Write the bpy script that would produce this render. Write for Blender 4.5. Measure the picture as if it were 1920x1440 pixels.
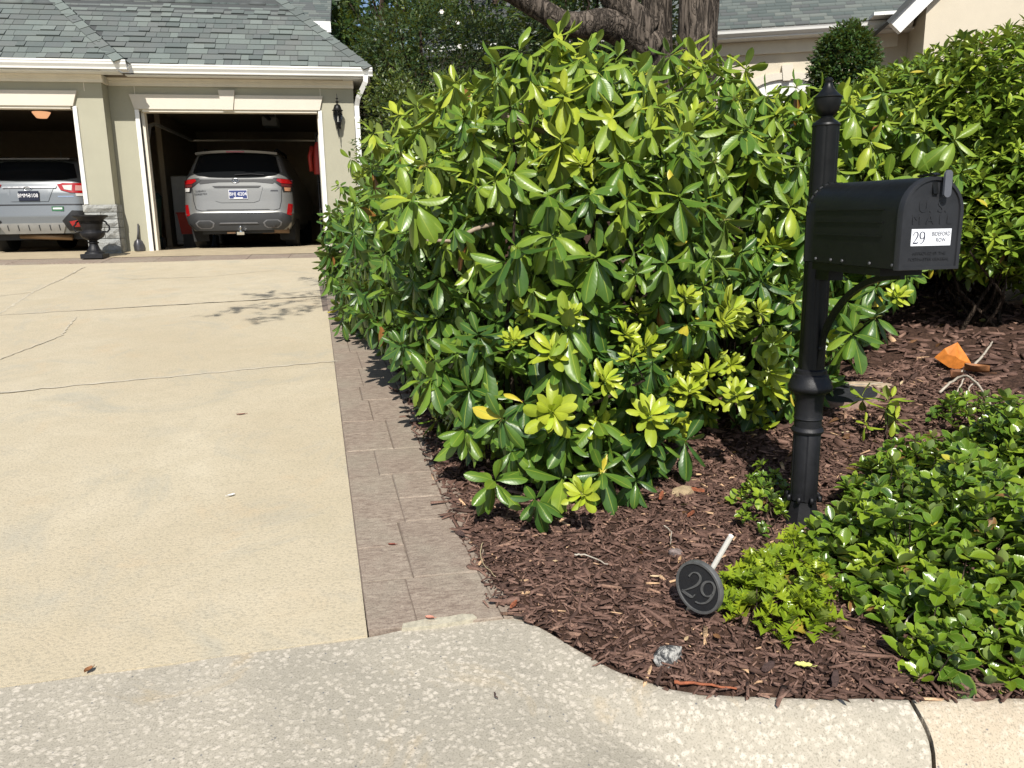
import bpy, math, random
import numpy as np
from mathutils import Vector, Matrix, Quaternion

rnd = random.Random(7)
rng = np.random.default_rng(11)
PI = math.pi
scene = bpy.context.scene
for o in list(bpy.data.objects):
    bpy.data.objects.remove(o)

# ------------------------------------------------------------------ camera
YAW, PITCH, ROLL, FPX = 0.1637, 0.2008, -0.0167, 1452.7
CAM = Vector((0, 0, 1.55))
cam_data = bpy.data.cameras.new('camera')
cam = bpy.data.objects.new('camera', cam_data)
scene.collection.objects.link(cam)
cam_data.sensor_width = 36.0
cam_data.lens = FPX / 1920 * 36.0
cam_data.clip_start = 0.05
cam_data.clip_end = 500
_f = Vector((math.sin(YAW) * math.cos(PITCH), math.cos(YAW) * math.cos(PITCH), -math.sin(PITCH)))
_r = Vector((math.cos(YAW), -math.sin(YAW), 0))
_u = _r.cross(_f)
_r2 = _r * math.cos(ROLL) + _u * math.sin(ROLL)
_u2 = -_r * math.sin(ROLL) + _u * math.cos(ROLL)
cam.matrix_world = Matrix(((_r2.x, _u2.x, -_f.x, CAM.x), (_r2.y, _u2.y, -_f.y, CAM.y),
                           (_r2.z, _u2.z, -_f.z, CAM.z), (0, 0, 0, 1)))
scene.camera = cam

# ------------------------------------------------------------------ light
SUN_EL = math.radians(46)
SUN_AZ = 0.1637            # light travels along the camera's heading
world = bpy.data.worlds.new('World')
scene.world = world
world.use_nodes = True
wn = world.node_tree
bg = wn.nodes['Background']
sky = wn.nodes.new('ShaderNodeTexSky')
sky.sky_type = 'NISHITA'
sky.sun_disc = False
sky.sun_elevation = SUN_EL
sky.sun_rotation = PI + SUN_AZ
sky.altitude = 300
wn.links.new(sky.outputs[0], bg.inputs[0])
bg.inputs[1].default_value = 0.090
sl = bpy.data.lights.new('sun', 'SUN')
sl.energy = 5.0
sl.angle = math.radians(0.53)
sl.color = (1.0, 0.955, 0.88)
sun = bpy.data.objects.new('sun', sl)
scene.collection.objects.link(sun)
sun.location = (-3, -10, 20)
sun.rotation_euler = Vector((math.sin(SUN_AZ) * math.cos(SUN_EL), math.cos(SUN_AZ) * math.cos(SUN_EL),
                             -math.sin(SUN_EL))).to_track_quat('-Z', 'Y').to_euler()
scene.view_settings.view_transform = 'Standard'
scene.view_settings.look = 'None'
scene.view_settings.exposure = 0.25
scene.view_settings.gamma = 1.0

# ------------------------------------------------------------------ helpers
COL = scene.collection


def link(o, parent=None):
    COL.objects.link(o)
    if parent is not None:
        o.parent = parent
        o.matrix_parent_inverse = WINV[parent.name]
    WINV[o.name] = Matrix.LocRotScale(o.location, o.rotation_euler, o.scale).inverted()
    return o


WINV = {}


def tag(o, label=None, cat=None, group=None, kind=None):
    if label: o['label'] = label
    if cat: o['category'] = cat
    if group: o['group'] = group
    if kind: o['kind'] = kind
    return o


def thing(name, label, cat, loc, group=None):
    o = bpy.data.objects.new(name, None)
    o.empty_display_size = 0.1
    o.location = loc
    link(o)
    return tag(o, label, cat, group)


def mesh_obj(name, me, mat, parent=None, smooth=False, center=True):
    """me in world coordinates; the origin is moved to the middle of its box."""
    n = len(me.vertices)
    co = np.empty(n * 3)
    me.vertices.foreach_get('co', co)
    co = co.reshape(-1, 3)
    c = (co.min(0) + co.max(0)) / 2 if center else np.zeros(3)
    me.vertices.foreach_set('co', (co - c).ravel())
    if smooth:
        me.polygons.foreach_set('use_smooth', [True] * len(me.polygons))
    if mat is not None and not me.materials:
        me.materials.append(mat)
    me.update()
    o = bpy.data.objects.new(name, me)
    o.location = c
    return link(o, parent)


class MB:
    def __init__(self):
        self.v, self.f = [], []

    def add(self, vs, fs):
        b = len(self.v)
        self.v += [tuple(p) for p in vs]
        self.f += [tuple(i + b for i in q) for q in fs]
        return self

    def box(self, x0, x1, y0, y1, z0, z1, bev=0.0):
        if bev:
            b = bev
            x0_, x1_, y0_, y1_, z0_, z1_ = x0, x1, y0, y1, z0, z1
            vs = []
            # chamfered box: three inset rings
            for z, i in ((z0, b), (z0 + b, 0), (z1 - b, 0), (z1, b)):
                xa, xb, ya, yb = x0 + i, x1 - i, y0 + i, y1 - i
                vs += [(xa + (b if i == 0 else 0), ya, z), (xb - (b if i == 0 else 0), ya, z),
                       (xb, ya + (b if i == 0 else 0), z), (xb, yb - (b if i == 0 else 0), z),
                       (xb - (b if i == 0 else 0), yb, z), (xa + (b if i == 0 else 0), yb, z),
                       (xa, yb - (b if i == 0 else 0), z), (xa, ya + (b if i == 0 else 0), z)]
            fs = [tuple(range(7, -1, -1)), tuple(range(24, 32))]
            for r in range(3):
                for k in range(8):
                    k2 = (k + 1) % 8
                    fs.append((r * 8 + k, r * 8 + k2, r * 8 + 8 + k2, r * 8 + 8 + k))
            return self.add(vs, fs)
        vs = [(x, y, z) for z in (z0, z1) for y in (y0, y1) for x in (x0, x1)]
        return self.add(vs, [(0, 2, 3, 1), (4, 5, 7, 6), (0, 1, 5, 4), (2, 6, 7, 3), (0, 4, 6, 2), (1, 3, 7, 5)])

    def hexa(self, p):
        """8 points: bottom ring 0-3, top ring 4-7 (counter-clockwise seen from above)"""
        return self.add(p, [(3, 2, 1, 0), (4, 5, 6, 7), (0, 1, 5, 4), (1, 2, 6, 5), (2, 3, 7, 6), (3, 0, 4, 7)])

    def tube(self, pts, rad, n=8, cap=True):
        pts = [Vector(p) for p in pts]
        if not hasattr(rad, '__len__'): rad = [rad] * len(pts)
        vs, fs = [], []
        ref = None
        for i, p in enumerate(pts):
            t = (pts[min(i + 1, len(pts) - 1)] - pts[max(i - 1, 0)])
            if t.length < 1e-9: t = Vector((0, 0, 1))
            t.normalize()
            if ref is None:
                ref = Vector((1, 0, 0)) if abs(t.x) < .8 else Vector((0, 1, 0))
            a = (ref - t * ref.dot(t)).normalized()
            ref = a
            b = t.cross(a)
            for k in range(n):
                w = 2 * PI * k / n
                vs.append(p + (a * math.cos(w) + b * math.sin(w)) * rad[i])
        for i in range(len(pts) - 1):
            for k in range(n):
                k2 = (k + 1) % n
                fs.append((i * n + k, i * n + k2, (i + 1) * n + k2, (i + 1) * n + k))
        if cap:
            fs.append(tuple(range(n - 1, -1, -1)))
            m = (len(pts) - 1) * n
            fs.append(tuple(range(m, m + n)))
        return self.add(vs, fs)

    def bar(self, pts, w, h, up=(0, 0, 1)):
        """rectangular section swept along pts"""
        pts = [Vector(p) for p in pts]
        up = Vector(up)
        vs, fs = [], []
        for i, p in enumerate(pts):
            t = (pts[min(i + 1, len(pts) - 1)] - pts[max(i - 1, 0)]).normalized()
            s = t.cross(up).normalized()
            u = s.cross(t)
            vs += [p - s * w / 2 - u * h / 2, p + s * w / 2 - u * h / 2, p + s * w / 2 + u * h / 2, p - s * w / 2 + u * h / 2]
        for i in range(len(pts) - 1):
            for k in range(4):
                k2 = (k + 1) % 4
                fs.append((i * 4 + k, i * 4 + k2, i * 4 + 4 + k2, i * 4 + 4 + k))
        m = (len(pts) - 1) * 4
        fs += [(3, 2, 1, 0), (m, m + 1, m + 2, m + 3)]
        return self.add(vs, fs)

    def lathe(self, prof, c, n=24, flute=None):
        vs, fs = [], []
        for i, (r, z) in enumerate(prof):
            for k in range(n):
                w = 2 * PI * k / n
                rr = r * (flute(i, w) if flute else 1)
                vs.append((c[0] + rr * math.cos(w), c[1] + rr * math.sin(w), c[2] + z))
        for i in range(len(prof) - 1):
            for k in range(n):
                k2 = (k + 1) % n
                fs.append((i * n + k, i * n + k2, (i + 1) * n + k2, (i + 1) * n + k))
        fs.append(tuple(range(n - 1, -1, -1)))
        m = (len(prof) - 1) * n
        fs.append(tuple(range(m, m + n)))
        return self.add(vs, fs)

    def prism(self, poly, o, ex, ey, en, t):
        """2-D polygon (x,y) in the plane o+ex*x+ey*y, thickness t along en"""
        o, ex, ey, en = Vector(o), Vector(ex), Vector(ey), Vector(en)
        n = len(poly)
        vs = [o + ex * x + ey * y for x, y in poly] + [o + ex * x + ey * y + en * t for x, y in poly]
        fs = [tuple(range(n - 1, -1, -1)), tuple(range(n, 2 * n))]
        fs += [(k, (k + 1) % n, n + (k + 1) % n, n + k) for k in range(n)]
        return self.add(vs, fs)

    def xform(self, m):
        self.v = [tuple(m @ Vector(p)) for p in self.v]
        return self

    def mesh(self, name):
        me = bpy.data.meshes.new(name)
        me.from_pydata(self.v, [], self.f)
        return me

    def build(self, name, mat, parent=None, smooth=False):
        return mesh_obj(name, self.mesh(name), mat, parent, smooth)


def auto_smooth(o, deg=40):
    me = o.data
    me.polygons.foreach_set('use_smooth', [True] * len(me.polygons))
    try:
        me.set_sharp_from_angle(angle=math.radians(deg))
    except Exception:
        pass
    return o


def np_mesh(name, V, F):
    """V (n,3), F (m,k) constant k"""
    me = bpy.data.meshes.new(name)
    n, (m, k) = len(V), F.shape
    me.vertices.add(n)
    me.vertices.foreach_set('co', np.ascontiguousarray(V, dtype=np.float32).ravel())
    me.loops.add(m * k)
    me.loops.foreach_set('vertex_index', np.ascontiguousarray(F, dtype=np.int32).ravel())
    me.polygons.add(m)
    me.polygons.foreach_set('loop_start', np.arange(0, m * k, k, dtype=np.int32))
    me.update(calc_edges=True)
    return me


def add_attr(me, name, data):
    a = me.attributes.new(name, 'FLOAT', 'POINT')
    a.data.foreach_set('value', np.ascontiguousarray(data, dtype=np.float32))


def text_mesh(s, size, o, ex, ey, en, t=0.0, spacing=1.0, align='CENTER', xs=1.0):
    cu = bpy.data.curves.new('txt', 'FONT')
    cu.body = s
    cu.size = size
    cu.align_x = align
    cu.align_y = 'CENTER'
    cu.space_character = spacing
    cu.resolution_u = 3
    cu.extrude = t / 2
    ob = bpy.data.objects.new('txt', cu)
    COL.objects.link(ob)
    dg = bpy.context.evaluated_depsgraph_get()
    me = bpy.data.meshes.new_from_object(ob.evaluated_get(dg))
    bpy.data.objects.remove(ob)
    o, ex, ey, en = Vector(o), Vector(ex), Vector(ey), Vector(en)
    for v in me.vertices:
        p = v.co.copy()
        v.co = o + ex * p.x * xs + ey * p.y + en * (p.z + t / 2)
    me.materials.clear()
    return me


# ------------------------------------------------------------------ materials
MATS = {}


class NT:
    """tiny node helper"""

    def __init__(self, name):
        self.m = bpy.data.materials.new(name)
        self.m.use_nodes = True
        self.t = self.m.node_tree
        self.b = self.t.nodes['Principled BSDF']
        self.out = self.t.nodes['Material Output']

    def n(self, typ, **kw):
        nd = self.t.nodes.new(typ)
        for k, v in kw.items(): setattr(nd, k, v)
        return nd

    def l(self, a, b):
        self.t.links.new(a, b)

    def coord(self, scale=1.0, obj=False):
        if obj:
            return self.n('ShaderNodeTexCoord').outputs['Object']
        g = self.n('ShaderNodeNewGeometry')
        return g.outputs['Position']

    def noise(self, scale, detail=4, rough=.55, vec=None, dist=0):
        nd = self.n('ShaderNodeTexNoise')
        nd.inputs['Scale'].default_value = scale
        nd.inputs['Detail'].default_value = detail
        nd.inputs['Roughness'].default_value = rough
        nd.inputs['Distortion'].default_value = dist
        self.l(vec if vec is not None else self.coord(), nd.inputs['Vector'])
        return nd.outputs['Fac']

    def voro(self, scale, feature='F1', vec=None, out='Distance'):
        nd = self.n('ShaderNodeTexVoronoi', feature=feature)
        nd.inputs['Scale'].default_value = scale
        self.l(vec if vec is not None else self.coord(), nd.inputs['Vector'])
        return nd.outputs[out]

    def ramp(self, fac, stops, interp='LINEAR'):
        nd = self.n('ShaderNodeValToRGB')
        e = nd.color_ramp.elements
        nd.color_ramp.interpolation = interp
        while len(e) < len(stops): e.new(0.5)
        for i, (p, c) in enumerate(stops):
            e[i].position = p
            e[i].color = (c, c, c, 1) if not hasattr(c, '__len__') else (*c, 1)
        self.l(fac, nd.inputs[0])
        return nd.outputs[0]

    def mix(self, fac, a, b, mode='MIX'):
        nd = self.n('ShaderNodeMix', data_type='RGBA', blend_type=mode)
        for inp, v in ((nd.inputs[0], fac), (nd.inputs[6], a), (nd.inputs[7], b)):
            if hasattr(v, 'is_linked'):
                self.l(v, inp)
            elif hasattr(v, '__len__'):
                inp.default_value = (*v, 1)
            else:
                inp.default_value = v if inp == nd.inputs[0] else (v, v, v, 1)
        return nd.outputs[2]

    def math(self, op, a, b=None):
        nd = self.n('ShaderNodeMath', operation=op)
        for i, v in enumerate((a, b)):
            if v is None: continue
            if hasattr(v, 'is_linked'):
                self.l(v, nd.inputs[i])
            else:
                nd.inputs[i].default_value = v
        return nd.outputs[0]

    def col(self, c):
        if hasattr(c, 'is_linked'):
            self.l(c, self.b.inputs['Base Color'])
        else:
            self.b.inputs['Base Color'].default_value = (*c, 1)
        return self

    def set(self, rough=None, metal=None, spec=None, coat=None, trans=None, ior=None):
        if rough is not None:
            if hasattr(rough, 'is_linked'): self.l(rough, self.b.inputs['Roughness'])
            else: self.b.inputs['Roughness'].default_value = rough
        if metal is not None: self.b.inputs['Metallic'].default_value = metal
        if spec is not None: self.b.inputs['Specular IOR Level'].default_value = spec
        if coat is not None:
            self.b.inputs['Coat Weight'].default_value = coat
            self.b.inputs['Coat Roughness'].default_value = 0.05
        if trans is not None: self.b.inputs['Transmission Weight'].default_value = trans
        if ior is not None: self.b.inputs['IOR'].default_value = ior
        return self

    def bump(self, h, strength=.5, dist=.01):
        nd = self.n('ShaderNodeBump')
        nd.inputs['Strength'].default_value = strength
        nd.inputs['Distance'].default_value = dist
        self.l(h, nd.inputs['Height'])
        self.l(nd.outputs[0], self.b.inputs['Normal'])
        return self


def plain(name, c, rough=.6, metal=0, spec=None, coat=None, var=.08, scale=9, bump=0, bdist=.004):
    if name in MATS: return MATS[name]
    k = NT(name)
    n = k.noise(scale, 5, .6)
    lo = tuple(x * (1 - var) for x in c)
    hi = tuple(min(1, x * (1 + var)) for x in c)
    k.col(k.ramp(n, [(.3, lo), (.7, hi)]))
    r = k.noise(scale * 3, 3)
    k.set(k.ramp(r, [(.3, max(.02, rough - .06)), (.7, min(1, rough + .06))]), metal, spec, coat)
    if bump: k.bump(k.noise(scale * 12, 3), bump, bdist)
    MATS[name] = k.m
    return k.m


def m_driveway():
    k = NT('driveway_concrete')
    big = k.noise(.7, 5, .6, dist=.6)
    mid = k.noise(5, 5, .65)
    pits = k.noise(85, 3, .6)
    base = k.mix(k.ramp(big, [(.32, 0), (.7, 1)]), (0.503, 0.425, 0.296), (0.568, 0.498, 0.365))
    base = k.mix(k.ramp(mid, [(.35, .0), (.72, .6)]), base, (0.454, 0.392, 0.271))
    warm = k.noise(1.9, 4, .6, dist=1.2)
    base = k.mix(k.ramp(warm, [(.58, 0), (.72, .35)]), base, (0.536, 0.4, 0.244))
    g = k.noise(1.15, 6, .7, dist=2.0)
    base = k.mix(k.ramp(g, [(.52, 0), (.70, .6)]), base, (0.382, 0.366, 0.301))
    base = k.mix(k.ramp(pits, [(.34, .55), (.5, 0)]), base, (0.324, 0.289, 0.215))
    fine = k.noise(260, 2, .5)
    base = k.mix(k.ramp(fine, [(.3, .35), (.5, 0)]), base, (0.243, 0.214, 0.168))
    k.col(base).set(.88, spec=.25)
    h = k.mix(.5, k.ramp(pits, [(.3, 0), (.6, 1)]), fine)
    k.bump(h, .55, .004)
    return k.m


def m_apron(name, c1, c2, c3, stain):
    k = NT(name)
    wc = k.n('ShaderNodeMixRGB')
    wc.blend_type = 'ADD'
    wc.inputs[0].default_value = .035
    k.l(k.coord(), wc.inputs[1])
    nw_ = k.n('ShaderNodeTexNoise')
    nw_.inputs['Scale'].default_value = 22
    k.l(k.coord(), nw_.inputs['Vector'])
    k.l(nw_.outputs['Color'], wc.inputs[2])
    v = k.voro(48, 'F1', vec=wc.outputs[0])
    blobs = k.ramp(v, [(.25, 1), (.52, 0)])
    big = k.noise(1.4, 5, .6, dist=.8)
    fine = k.noise(190, 3, .6)
    msk = k.noise(6, 3, .6)
    base = k.mix(k.ramp(big, [(.35, 0), (.68, 1)]), c1, c2)
    f = k.math('MULTIPLY', blobs, k.ramp(msk, [(.35, .25), (.65, .85)]))
    base = k.mix(f, base, c3)
    st = k.noise(2.6, 6, .68, dist=1.0)
    base = k.mix(k.ramp(st, [(.57, 0), (.72, .6)]), base, stain)
    base = k.mix(k.ramp(fine, [(.33, .6), (.5, 0)]), base, (.17, .155, .12))
    dk = k.voro(23, 'F1')
    base = k.mix(k.ramp(dk, [(.05, .75), (.085, 0)]), base, (.10, .11, .13))
    k.col(base).set(.85, spec=.25)
    k.bump(k.mix(.45, blobs, fine), .5, .004)
    return k.m


def m_paver():
    k = NT('stamped_paver')
    oi = k.n('ShaderNodeObjectInfo').outputs['Random']
    mp = k.n('ShaderNodeMapping')
    mp.inputs['Scale'].default_value = (.55, 1.6, 1)
    k.l(k.coord(), mp.inputs['Vector'])
    gr = k.noise(42, 5, .7, vec=mp.outputs[0], dist=.6)
    base = k.mix(k.ramp(gr, [(.34, 0), (.66, 1)]), (0.195, 0.146, 0.113), (0.389, 0.32, 0.253))
    base = k.mix(k.ramp(oi, [(0, 0), (1, .3)]), base, (0.217, 0.171, 0.138))
    big = k.noise(3.2, 4, .6)
    base = k.mix(k.ramp(big, [(.45, 0), (.7, .5)]), base, (0.325, 0.297, 0.23))
    fine = k.noise(170, 3, .6)
    base = k.mix(k.ramp(fine, [(.36, .5), (.5, 0)]), base, (0.118, 0.0927, 0.0784))
    k.col(base).set(.8, spec=.3)
    k.bump(k.mix(.5, gr, fine), .6, .005)
    return k.m


def m_mulch(name='mulch', attr=False):
    k = NT(name)
    if attr:
        a = k.n('ShaderNodeAttribute', attribute_name='tint').outputs['Fac']
        c = k.ramp(a, [(0, (0.0597, 0.0344, 0.0267)), (.45, (0.149, 0.085, 0.0644)), (.8, (0.263, 0.159, 0.12)),
                       (.93, (0.404, 0.245, 0.161)), (1, (0.807, 0.539, 0.308))])
        g = k.noise(130, 4, .65)
        c = k.mix(k.ramp(g, [(.35, .45), (.6, 0)]), c, (0.0439, 0.0262, 0.0183))
        k.col(c).set(.82, spec=.25)
        k.bump(g, .6, .003)
    else:
        n = k.noise(38, 6, .7)
        c = k.ramp(n, [(.3, (0.0246, 0.0147, 0.0112)), (.55, (0.079, 0.0441, 0.0308)), (.75, (0.149, 0.0866, 0.0588))])
        k.col(c).set(.9, spec=.2)
        k.bump(n, 1.0, .02)
    return k.m


def m_leaf(name, stops, random_from='attr', rough=.34, under=(.16, .21, .08), transl=.15, rib=(.30, .36, .05), ribw=.07,
           edge=None, spec=.5, spots=True):
    k = NT(name)
    if random_from == 'attr':
        a = k.n('ShaderNodeAttribute', attribute_name='tint').outputs['Fac']
    else:
        a = k.n('ShaderNodeAttribute', attribute_type='OBJECT', attribute_name='tint').outputs['Fac']
    c = k.ramp(a, stops)
    nz = k.noise(14, 4, .6)
    c = k.mix(k.ramp(nz, [(.35, .35), (.6, 0)]), c, k.mix(.5, c, (.01, .03, .008)))
    u = k.n('ShaderNodeAttribute', attribute_name='lu').outputs['Fac']
    au = k.math('ABSOLUTE', u)
    if rib is not None:
        c = k.mix(k.ramp(au, [(ribw * .4, .75), (ribw, 0)]), c, rib)
    if edge is not None:
        c = k.mix(k.ramp(au, [(.78, 0), (.95, .6)]), c, edge)
    if spots:
        sp = k.noise(60, 2, .5)
        c = k.mix(k.ramp(sp, [(.72, 0), (.78, .6)]), c, (.2, .15, .04))
    bf = k.n('ShaderNodeNewGeometry').outputs['Backfacing']
    c = k.mix(bf, c, k.mix(.55, c, under))
    k.col(c)
    rr = k.ramp(k.noise(25, 2), [(.3, rough - .05), (.7, rough + .1)])
    k.set(k.mix(bf, rr, .7), spec=spec)
    tr = k.n('ShaderNodeBsdfTranslucent')
    hs = k.mix(.55, c, (.5, .58, .03), 'MIX')
    k.l(hs, tr.inputs[0])
    mx = k.n('ShaderNodeMixShader')
    mx.inputs[0].default_value = transl
    k.l(k.b.outputs[0], mx.inputs[1])
    k.l(tr.outputs[0], mx.inputs[2])
    k.l(mx.outputs[0], k.out.inputs[0])
    # fine veins
    v = k.n('ShaderNodeAttribute', attribute_name='lv').outputs['Fac']
    wv = k.math('SINE', k.math('ADD', k.math('MULTIPLY', v, 62), k.math('MULTIPLY', au, -9)))
    k.bump(wv, .05, .0015)
    return k.m


def m_bark(name, c1, c2, sc=18):
    k = NT(name)
    mp = k.n('ShaderNodeMapping')
    mp.inputs['Scale'].default_value = (1, 1, .16)
    k.l(k.coord(), mp.inputs['Vector'])
    n = k.noise(sc, 7, .7, vec=mp.outputs[0], dist=.5)
    rid = k.math('ABSOLUTE', k.math('SUBTRACT', k.noise(sc * .9, 4, .6, vec=mp.outputs[0], dist=.9), .5))
    c = k.ramp(n, [(.3, c1), (.7, c2)])
    c = k.mix(k.ramp(rid, [(.0, .9), (.055, 0)]), c, tuple(x * .3 for x in c1))
    lich = k.noise(7, 5, .7)
    c = k.mix(k.ramp(lich, [(.6, 0), (.68, .5)]), c, tuple(x * 1.35 for x in c2))
    k.col(c).set(.92, spec=.15)
    k.bump(k.mix(.4, k.ramp(rid, [(0, 0), (.09, 1)]), n), 1.0, .03)
    return k.m


def m_stucco(name, c):
    k = NT(name)
    n = k.noise(3, 5, .6)
    f = k.noise(130, 3, .6)
    lo = tuple(x * .93 for x in c)
    base = k.ramp(n, [(.3, lo), (.7, c)])
    base = k.mix(k.ramp(f, [(.35, .25), (.55, 0)]), base, tuple(x * .8 for x in c))
    k.col(base).set(.9, spec=.2)
    k.bump(f, .5, .006)
    return k.m


def m_shingle():
    k = NT('asphalt_shingle')
    oi = k.n('ShaderNodeObjectInfo').outputs['Random']
    c = k.ramp(oi, [(0, (.125, .145, .14)), (.2, (.16, .185, .175)), (.4, (.135, .15, .148)), (.6, (.185, .215, .20)), (.8, (.155, .17, .165)), (.92, (.205, .235, .22))], 'CONSTANT')
    g = k.noise(220, 3, .7)
    c = k.mix(k.ramp(g, [(.35, .5), (.6, 0)]), c, (0.0588, 0.0714, 0.0672))
    n = k.noise(2.2, 4)
    c = k.mix(k.ramp(n, [(.4, 0), (.7, .25)]), c, (0.168, 0.16, 0.143))
    k.col(c).set(.93, spec=.2)
    k.bump(g, .7, .004)
    return k.m


def m_shingle_far():
    k = NT('asphalt_shingle_far')
    oi = k.n('ShaderNodeAttribute', attribute_name='tint').outputs['Fac']
    c = k.ramp(oi, [(0, (0.101, 0.122, 0.118)), (.3, (0.139, 0.16, 0.151)), (.55, (0.109, 0.118, 0.118)), (.8, (0.168, 0.185, 0.172))], 'CONSTANT')
    g = k.noise(160, 3, .7)
    c = k.mix(k.ramp(g, [(.35, .5), (.6, 0)]), c, (0.0672, 0.0756, 0.0756))
    k.col(c).set(.93, spec=.2)
    return k.m


def m_glass(name='car_glass', c=(.008, .009, .01)):
    k = NT(name)
    k.col(c).set(.08, spec=.12)
    return k.m


def m_paint(name, c):
    k = NT(name)
    fl = k.noise(900, 2, .5)
    k.col(k.ramp(fl, [(.35, tuple(x * .85 for x in c)), (.65, c)]))
    k.set(.34, .35, coat=.7)
    d = k.noise(3, 4)
    return k.m


M_DRIVE = m_driveway()
M_APRON = m_apron('apron_concrete', (0.351, 0.32, 0.259), (0.426, 0.385, 0.309), (0.625, 0.564, 0.47), (0.474, 0.367, 0.22))
M_CURB2 = m_apron('curb_concrete', (0.44, 0.37, 0.275), (0.5, 0.43, 0.324), (0.58, 0.51, 0.405), (0.45, 0.34, 0.205))
M_PAVER = m_paver()
M_MULCH = m_mulch()
M_CHIP = m_mulch('mulch_chip', True)
M_STUCCO = m_stucco('garage_stucco', (.40, .385, .295))
M_STUCCO_H = m_stucco('house_stucco', (.62, .555, .44))
M_WHITE = plain('white_paint', (.80, .80, .77), .45, var=.04, scale=4)
M_TRIM = plain('cream_trim', (.72, .67, .56), .75, var=.05, scale=6, bump=.15)
M_LINTEL = m_stucco('lintel_stucco', (.66, .61, .52))
M_SHING = m_shingle()
M_SHFAR = m_shingle_far()
M_UNDER = plain('roof_underlay', (.06, .065, .065), .95)
M_BLACK = plain('black_powder_coat', (.006, .0065, .0065), .42, spec=.32, var=.25, scale=14, bump=.12, bdist=.002)
M_BLACK2 = plain('black_cast_metal', (.009, .009, .011), .5, spec=.4, var=.35, scale=20, bump=.3, bdist=.003)
M_STONE = None
M_INT = plain('interior_drywall', (.34, .28, .20), .9)
M_CEIL = plain('interior_ceiling', (.28, .23, .17), .9)
M_FLOOR = plain('garage_slab', (.40, .33, .22), .8, var=.12, scale=5, bump=.2)
M_JOINT = plain('joint_filler', (.045, .035, .028), .95)
M_SOIL = plain('soil', (.05, .035, .025), .95, var=.3, scale=8, bump=.8)
M_GRASS = plain('lawn', (.05, .09, .02), .95, var=.3, scale=20, bump=.8)
M_ASPH = plain('asphalt', (.05, .05, .052), .92, var=.2, scale=60, bump=.5)
M_RUB = plain('tyre_rubber', (.012, .012, .012), .8)
M_PLAST = plain('grey_plastic', (.035, .037, .04), .5)
M_BLKPL = plain('black_plastic', (.01, .01, .011), .45)
M_CHROME = plain('chrome', (.7, .7, .7), .15, 1.0, var=.03)
M_RED = NT('red_lens').col((.32, .006, .008)).set(.12, spec=.6, coat=.6).m
M_GLASS = m_glass()
M_DEAD = plain('dead_leaf', (.30, .13, .05), .7, var=.4, scale=30)
M_TWIG = plain('bleached_twig', (.42, .37, .30), .8, var=.25, scale=40)
M_BRANCH = m_bark('shrub_bark', (.05, .035, .025), (.14, .105, .078), 40)
M_BARK = m_bark('oak_bark', (.05, .040, .032), (.19, .155, .125), 15)


# ------------------------------------------------------------------ terrain functions
def sstep(a, b, x):
    t = np.clip((np.asarray(x, float) - a) / (b - a), 0, 1)
    return t * t * (3 - 2 * t)


def plane_z(Y):
    Y = np.asarray(Y, float)
    return .03 + .0905 * np.clip(Y, .5, 13.58)


def bed_z(X, Y):
    X = np.asarray(X, float)
    return plane_z(Y) + .14 * np.clip(X - 1.75, 0, 5) * sstep(1.9, 3.6, Y)


def xr(Y):            # right edge of the concrete driveway
    return -.1 + (Y - 2.362) * (-.767 / 9.698)


PR = np.array([(2.30, .40), (2.386, .381), (2.755, .319), (3.23, .262), (3.945, .19), (5.252, .08), (6.97, -.139), (9.5, -.33), (12.06, -.53), (13.6, -.62)])


def xp(Y):            # right edge of the paver border
    return np.interp(Y, PR[:, 0], PR[:, 1])


CE = np.array([(-12, 1.75), (-1.171, 2.292), (-.1, 2.362), (.165, 2.4), (.385, 2.392), (.46, 2.32), (.528, 2.225), (.638, 2.07), (.767, 1.955),
               (.86, 1.913), (.985, 1.882), (1.208, 1.835), (1.436, 1.796), (1.666, 1.76), (1.769, 1.739), (4, 1.33), (12, .2)])


def ey(X):            # front edge of bed / driveway (back of kerb)
    return np.interp(X, CE[:, 0], CE[:, 1])


def bump2(X, Y, s=0):
    return (np.sin(X * 7.1 + 1.3 * np.sin(Y * 5.3 + s)) * np.cos(Y * 6.3 + .9 * np.sin(X * 4.1 + s)) +
            .5 * np.sin(X * 17.3 + Y * 11.1 + s) * np.cos(Y * 15.7 - X * 6.2))


# base terrain
xs = np.concatenate([np.linspace(-60, -12, 9), np.linspace(-10, 14, 41), np.linspace(18, 60, 8)])
ys = np.concatenate([np.linspace(-40, -4, 7), np.linspace(-2, 15, 52), np.linspace(18, 90, 13)])
XX, YY = np.meshgrid(xs, ys)
ZZ = bed_z(XX, YY) - .07 - .16 * (1 - sstep(2.0, 2.7, YY))
V = np.stack([XX.ravel(), YY.ravel(), ZZ.ravel()], 1)
nx, ny = len(xs), len(ys)
I = np.arange(nx * ny).reshape(ny, nx)
F = np.stack([I[:-1, :-1].ravel(), I[:-1, 1:].ravel(), I[1:, 1:].ravel(), I[1:, :-1].ravel()], 1)
tag(mesh_obj('ground', np_mesh('ground', V, F), M_SOIL, smooth=True), kind='structure')
tag(MB().add([(-40, -14, -.05), (40, -14, -.05), (40, .75, -.012), (-40, .75, -.012)], [(0, 1, 2, 3)]).build('road', M_ASPH), kind='structure')

# kerb and apron: two cast sections with a joint between them
def edge_dist(X, Y):
    d = np.full(X.shape, 9.0)
    for (xa, ya), (xb, yb) in zip(CE[:-1], CE[1:]):
        vx, vy = xb - xa, yb - ya
        t = np.clip(((X - xa) * vx + (Y - ya) * vy) / (vx * vx + vy * vy), 0, 1)
        d = np.minimum(d, np.hypot(X - xa - t * vx, Y - ya - t * vy))
    return d


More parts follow.
